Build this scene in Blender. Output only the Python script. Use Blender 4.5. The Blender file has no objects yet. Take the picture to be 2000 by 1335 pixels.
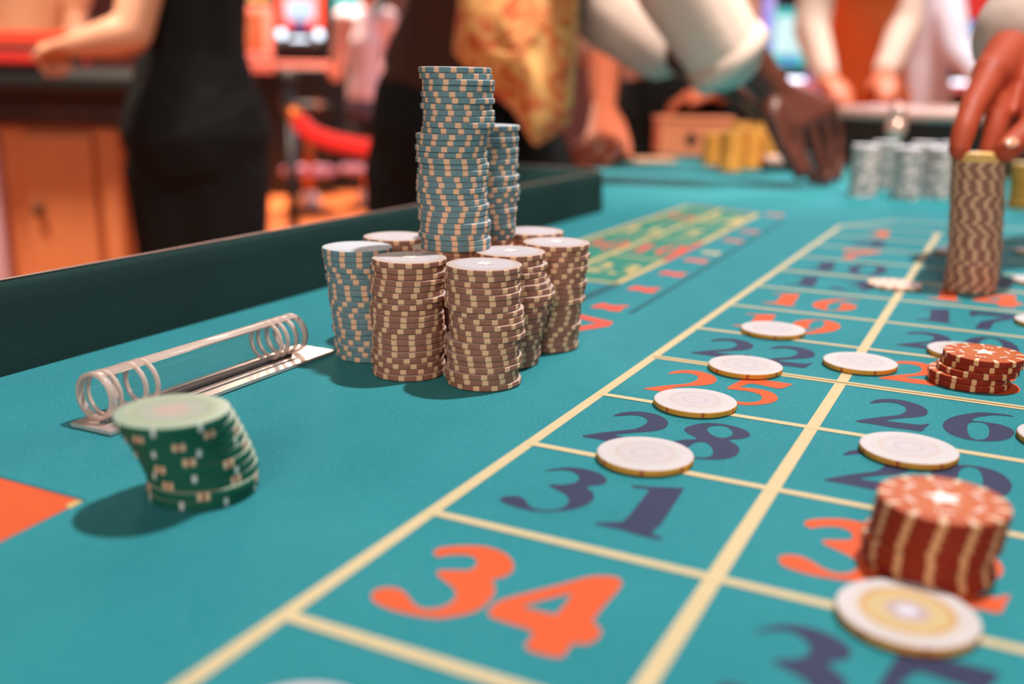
import bpy, bmesh, math, random
from mathutils import Vector, Matrix
from mathutils.geometry import tessellate_polygon

random.seed(7)
SC = bpy.context.scene
COL = SC.collection
# ------------------------------------------------------------------ camera
CAM = Vector((0.17095507, -0.19982526, 0.14712178))
RIGHT = Vector((0.89278678, 0.45019731, 0.01594163))
UP = Vector((-0.12603802, 0.2156583, 0.96830053))
FWD = Vector((-0.43248835, 0.86649517, -0.24927886))
FPX = 1943.255
cam_data = bpy.data.cameras.new('camera')
cam = bpy.data.objects.new('camera', cam_data)
COL.objects.link(cam)
rot = Matrix((RIGHT, UP, -FWD)).transposed()
cam.matrix_world = Matrix.Translation(CAM) @ rot.to_4x4()
cam_data.sensor_width = 36.0
cam_data.sensor_fit = 'HORIZONTAL'
cam_data.lens = FPX / 2000.0 * 36.0
cam_data.clip_start = 0.01
cam_data.dof.use_dof = True
cam_data.dof.focus_distance = 0.485
cam_data.dof.aperture_fstop = 4.2
SC.camera = cam
# ------------------------------------------------------------------ exposure, world, lamps
SC.view_settings.view_transform = 'Standard'
SC.view_settings.look = 'None'
SC.view_settings.gamma = 1.0
SC.view_settings.use_curve_mapping = False
SC.view_settings.exposure = 0.0
SC.cycles.use_denoising = True
SC.cycles.max_bounces = 6
SC.cycles.sample_clamp_indirect = 6.0

FLOOR_Z = -0.80          # the felt of the table is z = 0
FH = Vector((FWD.x, FWD.y, 0)).normalized()       # room axes: away from the camera / to its right
RH = Vector((FH.y, -FH.x, 0))

world = bpy.data.worlds.new('casino_air')
SC.world = world
world.use_nodes = True
wbg = world.node_tree.nodes['Background']
wbg.inputs['Color'].default_value = (1.0, 0.86, 0.80, 1)
wbg.inputs['Strength'].default_value = 0.09


def lamp(name, kind, loc, target, energy, color, size=0.2, spot=None, blend=0.4):
    d = bpy.data.lights.new(name, kind)
    d.energy = energy
    d.color = color
    if kind == 'AREA':
        d.shape = 'DISK'
        d.size = size
    else:
        d.shadow_soft_size = size
    if spot:
        d.spot_size = math.radians(spot)
        d.spot_blend = blend
    o = bpy.data.objects.new(name, d)
    COL.objects.link(o)
    o.location = loc
    v = Vector(target) - Vector(loc)
    o.rotation_euler = v.to_track_quat('-Z', 'Y').to_euler()
    return o


# ceiling spot behind the table head: the key light that throws the shadows towards the camera
lamp('key_and_fill_spot', 'SPOT', (0.42, 0.92, 2.30), (-0.02, 0.45, 0), 258, (1.0, 0.95, 0.91), 0.045, 75, 0.6)
# added lamps out of view: fill for the chip sides, people and hall
lamp('added_fill_lamp', 'AREA', (1.2, -1.4, 2.3), (0, 0.6, 0), 4, (1.0, 0.80, 0.66), 1.2)
lamp('added_fill_lamp', 'AREA', (0.9, -3.4, 1.7), (0, 0.6, 0), 72, (1.0, 0.82, 0.70), 1.6)  # added low fill behind the camera, lights the chip sides
lamp('key_and_fill_spot', 'SPOT', Vector((0, 0, 2.4)) + FH * 1.5 + RH * -1.5, Vector((0, 0, -0.2)) + FH * 2.8 + RH * -1.0, 520, (1.0, 0.80, 0.62), 0.25, 64, 0.5)  # added spot for the woman and the wooden table front
lamp('key_and_fill_spot', 'SPOT', Vector((0, 0, 2.3)) + FH * 0.5 + RH * 1.1, Vector((0, 0, 0.1)) + FH * 2.15 + RH * 0.40, 300, (1.0, 0.84, 0.70), 0.20, 52, 0.6)  # added front fill for the yellow chips, box and dealer
lamp('key_and_fill_spot', 'SPOT', Vector((0, 0, 2.4)) + FH * 3.0 + RH * 1.6, Vector((0, 0, 0)) + FH * 3.5 + RH * 1.5, 380, (1.0, 0.88, 0.80), 0.25, 75, 0.5)
lamp('added_fill_lamp', 'AREA', Vector((0, 0, 2.4)) + FH * 8.0 + RH * -1.6, Vector((0, 0, 0)) + FH * 8.2 + RH * -1.6, 430, (1.0, 0.76, 0.58), 1.2)
lamp('added_fill_lamp', 'AREA', Vector((0, 0, 2.4)) + FH * 5.6 + RH * 2.4, Vector((0, 0, 0)) + FH * 5.4 + RH * 2.3, 150, (0.92, 0.86, 1.0), 1.2)


# ------------------------------------------------------------------ measuring helpers
def ray(u, v):
    return FWD + RIGHT * ((u - 1000) / FPX) - UP * ((v - 667.5) / FPX)


def G(u, v, z=0.0):                       # point of the plane at height z
    d = ray(u, v)
    return CAM + d * ((z - CAM.z) / d.z)


def PH(u, v, D):                          # point at horizontal distance D
    d = ray(u, v)
    return CAM + d * (D / d.dot(FH))


# ------------------------------------------------------------------ materials
def lin(c):
    out = []
    for x in c:
        x /= 255.0
        out.append(x / 12.92 if x <= 0.04045 else ((x + 0.055) / 1.055) ** 2.4)
    return (*out, 1.0)


def new_mat(name):
    m = bpy.data.materials.new(name)
    m.use_nodes = True
    nt = m.node_tree
    return m, nt, nt.nodes['Principled BSDF']


def N(nt, typ, **kw):
    n = nt.nodes.new(typ)
    for k, v in kw.items():
        if k.startswith('i_'):
            key = k[2:]
            n.inputs[int(key) if key.isdigit() else key].default_value = v
        else:
            setattr(n, k, v)
    return n


def math_node(nt, op, a, b=None, c=None):
    n = nt.nodes.new('ShaderNodeMath')
    n.operation = op
    for i, x in enumerate((a, b, c)):
        if x is None:
            continue
        if isinstance(x, (int, float)):
            n.inputs[i].default_value = x
        else:
            nt.links.new(x, n.inputs[i])
    return n.outputs[0]


def mix(nt, fac, a, b):
    n = nt.nodes.new('ShaderNodeMix')
    n.data_type = 'RGBA'
    for sock, x in ((n.inputs[0], fac), (n.inputs[6], a), (n.inputs[7], b)):
        if isinstance(x, (int, float, tuple)):
            sock.default_value = x
        else:
            nt.links.new(x, sock)
    return n.outputs[2]


def noise(nt, scale, detail=4, rough=0.6, obj=True):
    tc = nt.nodes.new('ShaderNodeTexCoord')
    n = nt.nodes.new('ShaderNodeTexNoise')
    n.inputs['Scale'].default_value = scale
    n.inputs['Detail'].default_value = detail
    n.inputs['Roughness'].default_value = rough
    nt.links.new(tc.outputs['Object'], n.inputs['Vector'])
    return n.outputs['Fac']


def plain(name, c, rough=0.6, metal=0.0, var=0.12, scale=30, bump=0.0, bscale=200, sheen=0.0, spec=0.5, coat=0.0):
    m, nt, b = new_mat(name)
    f = noise(nt, scale)
    base = lin(c)
    dark = tuple(x * (1 - var) for x in base[:3]) + (1,)
    lite = tuple(min(1, x * (1 + var)) for x in base[:3]) + (1,)
    nt.links.new(mix(nt, f, dark, lite), b.inputs['Base Color'])
    b.inputs['Roughness'].default_value = rough
    b.inputs['Metallic'].default_value = metal
    b.inputs['Specular IOR Level'].default_value = spec
    b.inputs['Sheen Weight'].default_value = sheen
    b.inputs['Coat Weight'].default_value = coat
    if bump:
        bn = nt.nodes.new('ShaderNodeBump')
        bn.inputs['Strength'].default_value = bump
        bn.inputs['Distance'].default_value = 0.001
        nt.links.new(noise(nt, bscale, 3), bn.inputs['Height'])
        nt.links.new(bn.outputs[0], b.inputs['Normal'])
    return m


def glow(name, c, strength, c2=None, scale=6):
    m, nt, b = new_mat(name)
    b.inputs['Base Color'].default_value = (0.02, 0.02, 0.02, 1)
    b.inputs['Roughness'].default_value = 0.3
    col = lin(c)
    if c2:
        f = noise(nt, scale, 1)
        r = N(nt, 'ShaderNodeMapRange', i_1=0.42, i_2=0.58)
        nt.links.new(f, r.inputs[0])
        nt.links.new(mix(nt, r.outputs[0], col, lin(c2)), b.inputs['Emission Color'])
    else:
        b.inputs['Emission Color'].default_value = col
    b.inputs['Emission Strength'].default_value = strength
    return m


def polar(nt):
    tc = nt.nodes.new('ShaderNodeTexCoord')
    s = nt.nodes.new('ShaderNodeSeparateXYZ')
    nt.links.new(tc.outputs['Object'], s.inputs[0])
    ang = math_node(nt, 'ARCTAN2', s.outputs[1], s.outputs[0])
    turn = math_node(nt, 'MULTIPLY_ADD', ang, 1 / (2 * math.pi), 0.5)
    rad = math_node(nt, 'SQRT', math_node(nt, 'ADD', math_node(nt, 'POWER', s.outputs[0], 2.0), math_node(nt, 'POWER', s.outputs[1], 2.0)))
    return turn, rad, s.outputs[2]


def spots_mat(name, base, spot, n, frac, rim=None, rim_r=None, rough=0.45, top=None, lip=None, spot2=None):
    """edge of a chip: moulded edge spots alternate with the body colour (flat inlays of the clay)"""
    m, nt, b = new_mat(name)
    turn, rad, z = polar(nt)
    k = math_node(nt, 'FRACT', math_node(nt, 'MULTIPLY', turn, float(n)))
    on = math_node(nt, 'LESS_THAN', k, frac)
    f = noise(nt, 350, 3)
    bc = mix(nt, f, tuple(x * 0.82 for x in lin(base)[:3]) + (1,), tuple(min(1, x * 1.15) for x in lin(base)[:3]) + (1,))
    sc = lin(spot)
    if spot2:
        kk = math_node(nt, 'LESS_THAN', math_node(nt, 'ABSOLUTE', math_node(nt, 'SUBTRACT', k, frac / 2)), frac * 0.17)
        sc = mix(nt, kk, lin(spot), lin(spot2))
    c = mix(nt, on, bc, sc)
    nt.links.new(c, b.inputs['Base Color'])
    b.inputs['Roughness'].default_value = 0.6
    b.inputs['Specular IOR Level'].default_value = 0.25
    return m


def ring_mat(name, c0, rings, rough=0.4, var=0.06):
    """printed chip face: concentric rings of ink; rings = [(radius, colour), ...] outwards"""
    m, nt, b = new_mat(name)
    turn, rad, z = polar(nt)
    f = noise(nt, 160, 3)
    w = math_node(nt, 'MULTIPLY_ADD', f, 0.0016, rad)
    col = lin(c0)
    for r0, c in rings:
        st = N(nt, 'ShaderNodeMapRange', i_1=r0 - 0.0006, i_2=r0 + 0.0006)
        nt.links.new(w, st.inputs[0])
        col = mix(nt, st.outputs[0], col, lin(c))
    dk = mix(nt, f, (1 - var, 1 - var, 1 - var, 1), (1, 1, 1, 1))
    mm = nt.nodes.new('ShaderNodeMix')
    mm.data_type = 'RGBA'
    mm.blend_type = 'MULTIPLY'
    mm.inputs[0].default_value = 1.0
    if isinstance(col, tuple):
        mm.inputs[6].default_value = col
    else:
        nt.links.new(col, mm.inputs[6])
    nt.links.new(dk, mm.inputs[7])
    nt.links.new(mm.outputs[2], b.inputs['Base Color'])
    b.inputs['Roughness'].default_value = 0.65
    b.inputs['Specular IOR Level'].default_value = 0.25
    return m


def felt_mat():
    m, nt, b = new_mat('teal_felt')
    f = noise(nt, 9, 5, 0.65)
    c = mix(nt, f, lin((32, 126, 138)), lin((46, 148, 157)))
    g = noise(nt, 900, 2, 0.7)
    r = N(nt, 'ShaderNodeMapRange', i_1=0.58, i_2=0.76)
    nt.links.new(g, r.inputs[0])
    c2 = mix(nt, math_node(nt, 'MULTIPLY', r.outputs[0], 0.6), c, lin((130, 210, 215)))
    nt.links.new(c2, b.inputs['Base Color'])
    b.inputs['Roughness'].default_value = 0.9
    b.inputs['Sheen Weight'].default_value = 0.25
    b.inputs['Sheen Roughness'].default_value = 0.4
    b.inputs['Sheen Tint'].default_value = lin((140, 205, 205))
    b.inputs['Specular IOR Level'].default_value = 0.2
    bn = nt.nodes.new('ShaderNodeBump')
    bn.inputs['Strength'].default_value = 0.35
    bn.inputs['Distance'].default_value = 0.0006
    nt.links.new(noise(nt, 1400, 3, 0.7), bn.inputs['Height'])
    nt.links.new(bn.outputs[0], b.inputs['Normal'])
    return m


def carpet_mat():
    m, nt, b = new_mat('orange_carpet')
    tc = nt.nodes.new('ShaderNodeTexCoord')
    vo = nt.nodes.new('ShaderNodeTexVoronoi')
    vo.inputs['Scale'].default_value = 2.2
    nt.links.new(tc.outputs['Object'], vo.inputs['Vector'])
    r = N(nt, 'ShaderNodeMapRange', i_1=0.28, i_2=0.36)
    nt.links.new(vo.outputs['Distance'], r.inputs[0])
    c = mix(nt, r.outputs[0], lin((228, 132, 66)), lin((216, 112, 54)))
    nt.links.new(mix(nt, math_node(nt, 'MULTIPLY', noise(nt, 60, 4), 0.3), c, lin((150, 60, 30))), b.inputs['Base Color'])
    b.inputs['Roughness'].default_value = 0.95
    return m


def vest_mat():
    m, nt, b = new_mat('orange_brocade')
    tc = nt.nodes.new('ShaderNodeTexCoord')
    n1 = nt.nodes.new('ShaderNodeTexNoise')
    n1.inputs['Scale'].default_value = 22
    n1.inputs['Detail'].default_value = 2
    n1.inputs['Distortion'].default_value = 1.6
    nt.links.new(tc.outputs['Object'], n1.inputs['Vector'])
    r = N(nt, 'ShaderNodeMapRange', i_1=0.40, i_2=0.58)
    nt.links.new(n1.outputs['Fac'], r.inputs[0])
    c = mix(nt, r.outputs[0], lin((220, 104, 48)), lin((250, 184, 108)))
    nt.links.new(c, b.inputs['Base Color'])
    b.inputs['Roughness'].default_value = 0.5
    b.inputs['Sheen Weight'].default_value = 0.3
    return m


def clear_mat():
    m = bpy.data.materials.new('clear_acrylic')
    m.use_nodes = True
    nt = m.node_tree
    nt.nodes.clear()
    out = nt.nodes.new('ShaderNodeOutputMaterial')
    tr = nt.nodes.new('ShaderNodeBsdfTransparent')
    tr.inputs[0].default_value = (0.97, 0.95, 0.94, 1)
    gl = nt.nodes.new('ShaderNodeBsdfGlossy')
    gl.inputs['Roughness'].default_value = 0.12
    gl.inputs['Color'].default_value = (1, 0.93, 0.9, 1)
    lw = nt.nodes.new('ShaderNodeLayerWeight')
    lw.inputs['Blend'].default_value = 0.5
    fac = math_node(nt, 'MULTIPLY_ADD', math_node(nt, 'POWER', lw.outputs['Facing'], 4.0), 0.55, 0.05)
    mx = nt.nodes.new('ShaderNodeMixShader')
    nt.links.new(fac, mx.inputs[0])
    nt.links.new(tr.outputs[0], mx.inputs[1])
    nt.links.new(gl.outputs[0], mx.inputs[2])
    nt.links.new(mx.outputs[0], out.inputs[0])
    return m


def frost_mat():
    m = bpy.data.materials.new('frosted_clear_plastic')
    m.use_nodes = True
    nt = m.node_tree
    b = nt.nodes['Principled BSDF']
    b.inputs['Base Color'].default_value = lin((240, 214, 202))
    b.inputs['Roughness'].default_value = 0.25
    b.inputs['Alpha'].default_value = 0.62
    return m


def wood_mat(name, a, b_, scale=3.0, rough=0.4, coat=0.2):
    m, nt, b = new_mat(name)
    tc = nt.nodes.new('ShaderNodeTexCoord')
    mp = nt.nodes.new('ShaderNodeMapping')
    mp.inputs['Scale'].default_value = (6, 6, 0.6)
    nt.links.new(tc.outputs['Object'], mp.inputs[0])
    n = nt.nodes.new('ShaderNodeTexNoise')
    n.inputs['Scale'].default_value = scale
    n.inputs['Detail'].default_value = 6
    nt.links.new(mp.outputs[0], n.inputs['Vector'])
    nt.links.new(mix(nt, n.outputs['Fac'], lin(a), lin(b_)), b.inputs['Base Color'])
    b.inputs['Roughness'].default_value = rough
    b.inputs['Coat Weight'].default_value = coat
    return m


M = {}
M['felt'] = felt_mat()
M['rail'] = plain('dark_green_leather', (34, 60, 58), 0.8, 0, 0.3, 9, 0.3, 500, 0, 0.15)
M['trim'] = plain('pale_metal_trim', (205, 165, 155), 0.35, 0.4, 0.1, 40)
M['tablewood'] = wood_mat('dark_table_wood', (48, 24, 16), (84, 44, 28))
M['line'] = plain('cream_print', (216, 196, 152), 0.85, 0, 0.06, 120, 0.2, 1200)
M['redprint'] = plain('orange_print', (224, 90, 40), 0.85, 0, 0.06, 90, 0.2, 1200)
M['redprint2'] = plain('red_print', (230, 84, 62), 0.85, 0, 0.06, 90, 0.2, 1200)
M['blackprint'] = plain('indigo_print', (46, 52, 86), 0.85, 0, 0.10, 90, 0.2, 1200)
M['darkprint'] = plain('dark_teal_print', (22, 92, 104), 0.9, 0, 0.1, 60)
M['greenprint'] = plain('green_print', (40, 136, 116), 0.9, 0, 0.1, 60)
M['yellowprint'] = plain('yellow_print', (214, 184, 118), 0.85, 0, 0.1, 60)
M['ochreprint'] = plain('ochre_print', (150, 118, 72), 0.85, 0, 0.1, 60)
M['pinkprint'] = plain('faded_red_print', (220, 110, 96), 0.85, 0, 0.1, 60)
M['metal'] = plain('brushed_steel', (226, 205, 200), 0.32, 0.55, 0.06, 60)
M['dark'] = plain('black_slot', (14, 14, 16), 0.7)
M['clear'] = clear_mat()
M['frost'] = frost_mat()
M['acrylic_edge'] = plain('frosted_acrylic', (238, 208, 192), 0.3, 0, 0.05, 60)
# chips
M['blue_edge'] = spots_mat('teal_chip_edge', (116, 152, 162), (252, 204, 168), 13, 0.33)
M['blue_top'] = ring_mat('teal_chip_face', (206, 212, 220), [(0.0165, (194, 202, 210))])
M['brown_edge'] = spots_mat('brown_chip_edge', (168, 116, 98), (252, 204, 164), 13, 0.33)
M['brown_top'] = ring_mat('brown_chip_face', (206, 198, 204), [(0.0160, (204, 184, 176))])
M['orange_edge'] = spots_mat('red_orange_chip_edge', (150, 40, 20), (238, 176, 124), 13, 0.24)
M['orange_top'] = spots_mat('orange_chip_rim', (196, 96, 50), (240, 214, 184), 13, 0.22)
M['orange_inlay'] = ring_mat('orange_chip_face', (204, 110, 62), [(0.0150, (196, 96, 50))])
M['white_edge'] = spots_mat('gold_chip_edge', (222, 158, 62), (188, 92, 50), 7, 0.08)
M['white_top'] = plain('white_chip_rim', (212, 205, 206), 0.65, 0, 0.04, 200, 0, 1, 0, 0.25)
M['white_inlay'] = ring_mat('white_chip_face', (208, 200, 204), [(0.0055, (201, 189, 194)), (0.0070, (208, 200, 203)), (0.0115, (208, 193, 188)), (0.0132, (212, 205, 206))])
M['gold_inlay'] = ring_mat('gold_ringed_chip_face', (220, 218, 232), [(0.0040, (196, 172, 176)), (0.0068, (214, 190, 142)), (0.0122, (210, 158, 88)), (0.0138, (214, 204, 196))])
M['green_edge'] = spots_mat('green_chip_edge', (26, 100, 80), (240, 206, 176), 5, 0.17, spot2=(176, 110, 84))
M['green_edge2'] = spots_mat('green_dotted_chip_edge', (26, 100, 80), (220, 226, 226), 8, 0.10)
M['green_top'] = plain('pale_green_chip_rim', (170, 188, 168), 0.4, 0, 0.05, 150)
M['green_inlay'] = ring_mat('green_chip_face', (196, 176, 164), [(0.0070, (178, 182, 170)), (0.0120, (168, 182, 158)), (0.0148, (186, 190, 164))])
M['pink_edge'] = spots_mat('pink_chip_edge', (228, 170, 140), (250, 226, 206), 13, 0.45)
M['pink_top'] = spots_mat('pink_chip_face', (226, 176, 152), (244, 222, 202), 13, 0.45)
M['cream_edge'] = spots_mat('cream_chip_edge', (255, 204, 120), (255, 214, 142), 13, 0.3)
M['cream_top'] = plain('cream_chip_face', (250, 204, 120), 0.45, 0, 0.05, 150)
M['grey_edge'] = spots_mat('grey_chip_edge', (156, 158, 156), (240, 220, 212), 5, 0.42)
M['grey_top'] = plain('grey_chip_face', (236, 234, 244), 0.4, 0, 0.05, 150)
M['yellow_edge'] = spots_mat('yellow_chip_edge', (255, 172, 78), (255, 216, 140), 5, 0.35)
M['yellow_top'] = plain('yellow_chip_face', (246, 196, 90), 0.45, 0, 0.08, 150)
M['tan_edge'] = spots_mat('tan_chip_edge', (206, 150, 66), (226, 184, 110), 9, 0.3)
M['starwhite'] = plain('white_ink', (250, 244, 238), 0.5, 0, 0.04, 100)
# people and room
M['skin_fair'] = plain('fair_skin', (232, 170, 138), 0.5, 0, 0.08, 12, 0.15, 300)
M['skin_dark'] = plain('dark_skin', (92, 46, 34), 0.45, 0, 0.12, 14, 0.2, 300)
M['skin_tan'] = plain('tan_skin', (186, 76, 46), 0.55, 0, 0.14, 18, 0.3, 350, 0, 0.3)
M['skin_mid'] = plain('warm_skin', (214, 116, 82), 0.5, 0, 0.1, 12)
M['nail'] = plain('nail', (240, 168, 136), 0.25)
M['hair'] = plain('dark_hair', (30, 22, 18), 0.6, 0, 0.2, 40)
M['black_cloth'] = plain('black_cloth', (29, 30, 31), 0.9, 0, 0.2, 12, 0.4, 120, 0, 0.1)
M['brown_satin'] = plain('dark_brown_satin', (66, 46, 42), 0.55, 0, 0.2, 9, 0.3, 60)
M['white_cloth'] = plain('white_shirt_cotton', (226, 200, 186), 0.8, 0, 0.08, 10, 0.4, 60)
M['pink_cloth'] = plain('pink_white_cotton', (232, 206, 216), 0.8, 0, 0.1, 8)
M['mauve_cloth'] = plain('mauve_cotton', (196, 140, 122), 0.8, 0, 0.1, 8)
M['peach_cloth'] = plain('peach_cotton', (226, 168, 132), 0.8, 0, 0.1, 6)
M['cool_white'] = plain('cool_white_cotton', (226, 228, 246), 0.8, 0, 0.08, 8)
M['jeans'] = plain('blue_grey_denim', (84, 84, 106), 0.85, 0, 0.15, 20)
M['leather'] = plain('black_shoe_leather', (20, 18, 18), 0.35)
M['vest'] = vest_mat()
M['rust'] = plain('rust_orange_cloth', (222, 118, 60), 0.7, 0, 0.15, 8)
M['carpet'] = carpet_mat()
M['wall'] = plain('dark_plum_wall', (84, 44, 44), 0.8, 0, 0.2, 3)
M['cabinet_wood'] = wood_mat('orange_brown_wood', (214, 128, 84), (236, 152, 98))
M['padded_black'] = plain('black_padded_vinyl', (26, 26, 28), 0.5, 0, 0.2, 20)
M['red_felt'] = plain('red_felt', (226, 70, 40), 0.9, 0, 0.1, 20)
M['red_strip'] = plain('red_vinyl', (214, 44, 38), 0.5, 0, 0.1, 20)
M['pale_post'] = plain('pale_lilac_paint', (214, 176, 190), 0.5)
M['velvet'] = plain('red_velvet', (232, 22, 18), 0.8, 0, 0.1, 30, 0, 1, 0.3)
M['brass'] = plain('brass', (226, 120, 60), 0.3, 0.6)
M['chrome'] = plain('chrome', (236, 206, 206), 0.15, 0.9)
M['machine'] = plain('black_machine_body', (26, 24, 28), 0.35)
M['machine_pink'] = plain('pink_machine_panel', (214, 120, 108), 0.35)
M['machine_red'] = plain('red_machine_frame', (222, 66, 46), 0.4)
M['scr_white'] = glow('white_blue_screen', (206, 226, 240), 1.3, (186, 212, 238), 9)
M['scr_cyan'] = glow('cyan_white_screen', (206, 238, 240), 1.2, (90, 200, 206), 7)
M['scr_cream'] = glow('bright_white_screen', (226, 246, 244), 1.1, (206, 240, 240), 7)
M['scr_blue'] = glow('blue_screen', (26, 80, 190), 1.0, (110, 180, 240), 16)
M['scr_orange'] = glow('orange_panel', (236, 84, 28), 1.1, (230, 106, 50), 5)
M['scr_yellow'] = glow('yellow_panel', (240, 190, 90), 1.0)
M['scr_red'] = glow('red_panel', (236, 44, 30), 0.9)
M['scr_teal'] = glow('teal_panel', (60, 206, 200), 1.0)
M['purple_light'] = glow('purple_edge_light', (150, 130, 240), 1.1, (200, 180, 240), 9)
M['violet'] = glow('violet_button', (110, 96, 190), 0.9)
M['bulb'] = glow('white_button_light', (214, 224, 240), 4.5)
M['foot_glint'] = plain('chrome_painted_glint', (246, 226, 222), 0.25, 0.1, 0.04, 20)  # highlight on the chrome stool foot, painted as a pale colour
M['lilac_reflection'] = plain('painted_lilac_reflection', (226, 156, 182), 0.3, 0.1, 0.04, 20)  # purple light reflected in the chrome footrest, painted into its colour
M['bowl'] = wood_mat('dark_wheel_wood', (44, 26, 22), (76, 44, 34), 3, 0.6, 0.0)
M['rim_gloss'] = plain('pale_glossy_rim', (226, 186, 176), 0.25, 0.2, 0.08, 14)
M['amber_wood'] = plain('orange_box_board', (248, 150, 108), 0.6, 0, 0.1, 12)
M['pale_pink'] = plain('pale_pink_card', (236, 190, 176), 0.5)
M['glass_marker'] = plain('pink_gold_metal', (236, 196, 184), 0.2, 0.5)


# ------------------------------------------------------------------ mesh helpers
def link(name, me, mats, parent=None, smooth=False, kind=None):
    o = bpy.data.objects.new(name, me)
    if mats is not None:
        for m in (mats if isinstance(mats, (list, tuple)) else [mats]):
            me.materials.append(m)
    COL.objects.link(o)
    if parent is not None:
        o.parent = parent
    if smooth:
        for p in me.polygons:
            p.use_smooth = True
    if kind:
        o['kind'] = kind
    return o


def from_bm(name, bm, mats, parent=None, smooth=False, kind=None):
    bmesh.ops.recalc_face_normals(bm, faces=bm.faces)
    me = bpy.data.meshes.new(name)
    bm.to_mesh(me)
    bm.free()
    return link(name, me, mats, parent, smooth, kind)


def tag(o, label, cat, group=None):
    o['label'] = label
    o['category'] = cat
    if group:
        o['group'] = group
    return o


def empty(name, loc, label, cat, group=None, rz=0.0):
    o = bpy.data.objects.new(name, None)
    COL.objects.link(o)
    o.location = loc
    o.rotation_euler = (0, 0, rz)
    o.empty_display_size = 0.02
    return tag(o, label, cat, group)


def add_box(bm, lo, hi, mtx=None, bevel=0.0):
    lo, hi = Vector(lo), Vector(hi)
    c, s = (lo + hi) / 2, hi - lo
    r = bmesh.ops.create_cube(bm, size=1.0)
    vs = r['verts']
    for v in vs:
        v.co = Vector((v.co.x * s.x, v.co.y * s.y, v.co.z * s.z)) + c
    if bevel:
        es = list({e for v in vs for e in v.link_edges})
        rb = bmesh.ops.bevel(bm, geom=es, offset=bevel, segments=2, profile=0.5, affect='EDGES')
        vs = list({v for f in rb['faces'] for v in f.verts} | {v for v in vs if v.is_valid})
    if mtx is not None:
        for v in vs:
            v.co = mtx @ v.co
    return vs


def add_lathe(bm, prof, seg=32, mtx=None, mat_of=None):
    """prof: list of (radius, z); closed at the ends when the radius is 0"""
    rings = []
    for r, z in prof:
        if r <= 1e-9:
            rings.append([bm.verts.new((0, 0, z))])
        else:
            rings.append([bm.verts.new((r * math.cos(2 * math.pi * k / seg), r * math.sin(2 * math.pi * k / seg), z)) for k in range(seg)])
    for i in range(len(rings) - 1):
        a, b = rings[i], rings[i + 1]
        for k in range(seg):
            k2 = (k + 1) % seg
            if len(a) == 1:
                f = bm.faces.new((a[0], b[k], b[k2]))
            elif len(b) == 1:
                f = bm.faces.new((a[k], a[k2], b[0]))
            else:
                f = bm.faces.new((a[k], a[k2], b[k2], b[k]))
            if mat_of:
                f.material_index = mat_of(i)
    if mtx is not None:
        for ring in rings:
            for v in ring:
                v.co = mtx @ v.co


def add_tube(bm, pts, radii, seg=10, closed=False):
    """tube along points with round ends"""
    pts = [Vector(p) for p in pts]
    if not isinstance(radii, (list, tuple)):
        radii = [radii] * len(pts)
    n = len(pts)
    rings = []
    prev = None
    for i, p in enumerate(pts):
        if closed:
            t = (pts[(i + 1) % n] - pts[i - 1]).normalized()
        elif i == 0:
            t = (pts[1] - p).normalized()
        elif i == n - 1:
            t = (p - pts[-2]).normalized()
        else:
            t = ((pts[i + 1] - p).normalized() + (p - pts[i - 1]).normalized()).normalized()
        if prev is None:
            a = t.orthogonal().normalized()
        else:
            a = (prev - t * prev.dot(t))
            a = a.normalized() if a.length > 1e-6 else t.orthogonal().normalized()
        prev = a
        b = t.cross(a)
        rings.append([bm.verts.new(p + (a * math.cos(2 * math.pi * k / seg) + b * math.sin(2 * math.pi * k / seg)) * radii[i]) for k in range(seg)])
    for i in range(n if closed else n - 1):
        a, b = rings[i], rings[(i + 1) % n]
        for k in range(seg):
            k2 = (k + 1) % seg
            bm.faces.new((a[k], a[k2], b[k2], b[k]))
    if not closed:
        bm.faces.new(rings[0][::-1])
        bm.faces.new(rings[-1])


def catmull(pts, sub=4, closed=True):
    n = len(pts)
    out = []
    rng = range(n) if closed else range(n - 1)
    for i in rng:
        if closed:
            p0, p1, p2, p3 = pts[i - 1], pts[i], pts[(i + 1) % n], pts[(i + 2) % n]
        else:
            p0, p1, p2, p3 = pts[max(i - 1, 0)], pts[i], pts[i + 1], pts[min(i + 2, n - 1)]
        for s in range(sub):
            t = s / sub
            out.append(tuple(0.5 * (2 * b + (c - a) * t + (2 * a - 5 * b + 4 * c - d) * t * t + (3 * b - a - 3 * c + d) * t ** 3)
                             for a, b, c, d in zip(p0, p1, p2, p3)))
    if not closed:
        out.append(tuple(pts[-1]))
    return out


def add_flat(bm, loops, z):
    """flat filled polygon (first loop the outline, the others holes) at height z"""
    vecs = [[Vector((p[0], p[1], 0)) for p in lp] for lp in loops]
    tris = tessellate_polygon(vecs)
    vs = [bm.verts.new((p.x, p.y, z)) for lp in vecs for p in lp]
    for t in tris:
        a, b, c = (vs[i] for i in t)
        if (b.co - a.co).cross(c.co - a.co).z < 0:
            b, c = c, b
        try:
            bm.faces.new((a, b, c))
        except ValueError:
            pass


# ------------------------------------------------------------------ the room
def yaw_matrix(origin):
    return Matrix.Translation(Vector(origin)) @ Matrix(((RH.x, FH.x, 0, 0), (RH.y, FH.y, 0, 0), (0, 0, 1, 0), (0, 0, 0, 1)))


YAW = math.atan2(RH.y, RH.x)


def room(right, fwd, z):
    p = Vector((CAM.x, CAM.y, 0)) + RH * right + FH * fwd
    p.z = z
    return p


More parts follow.
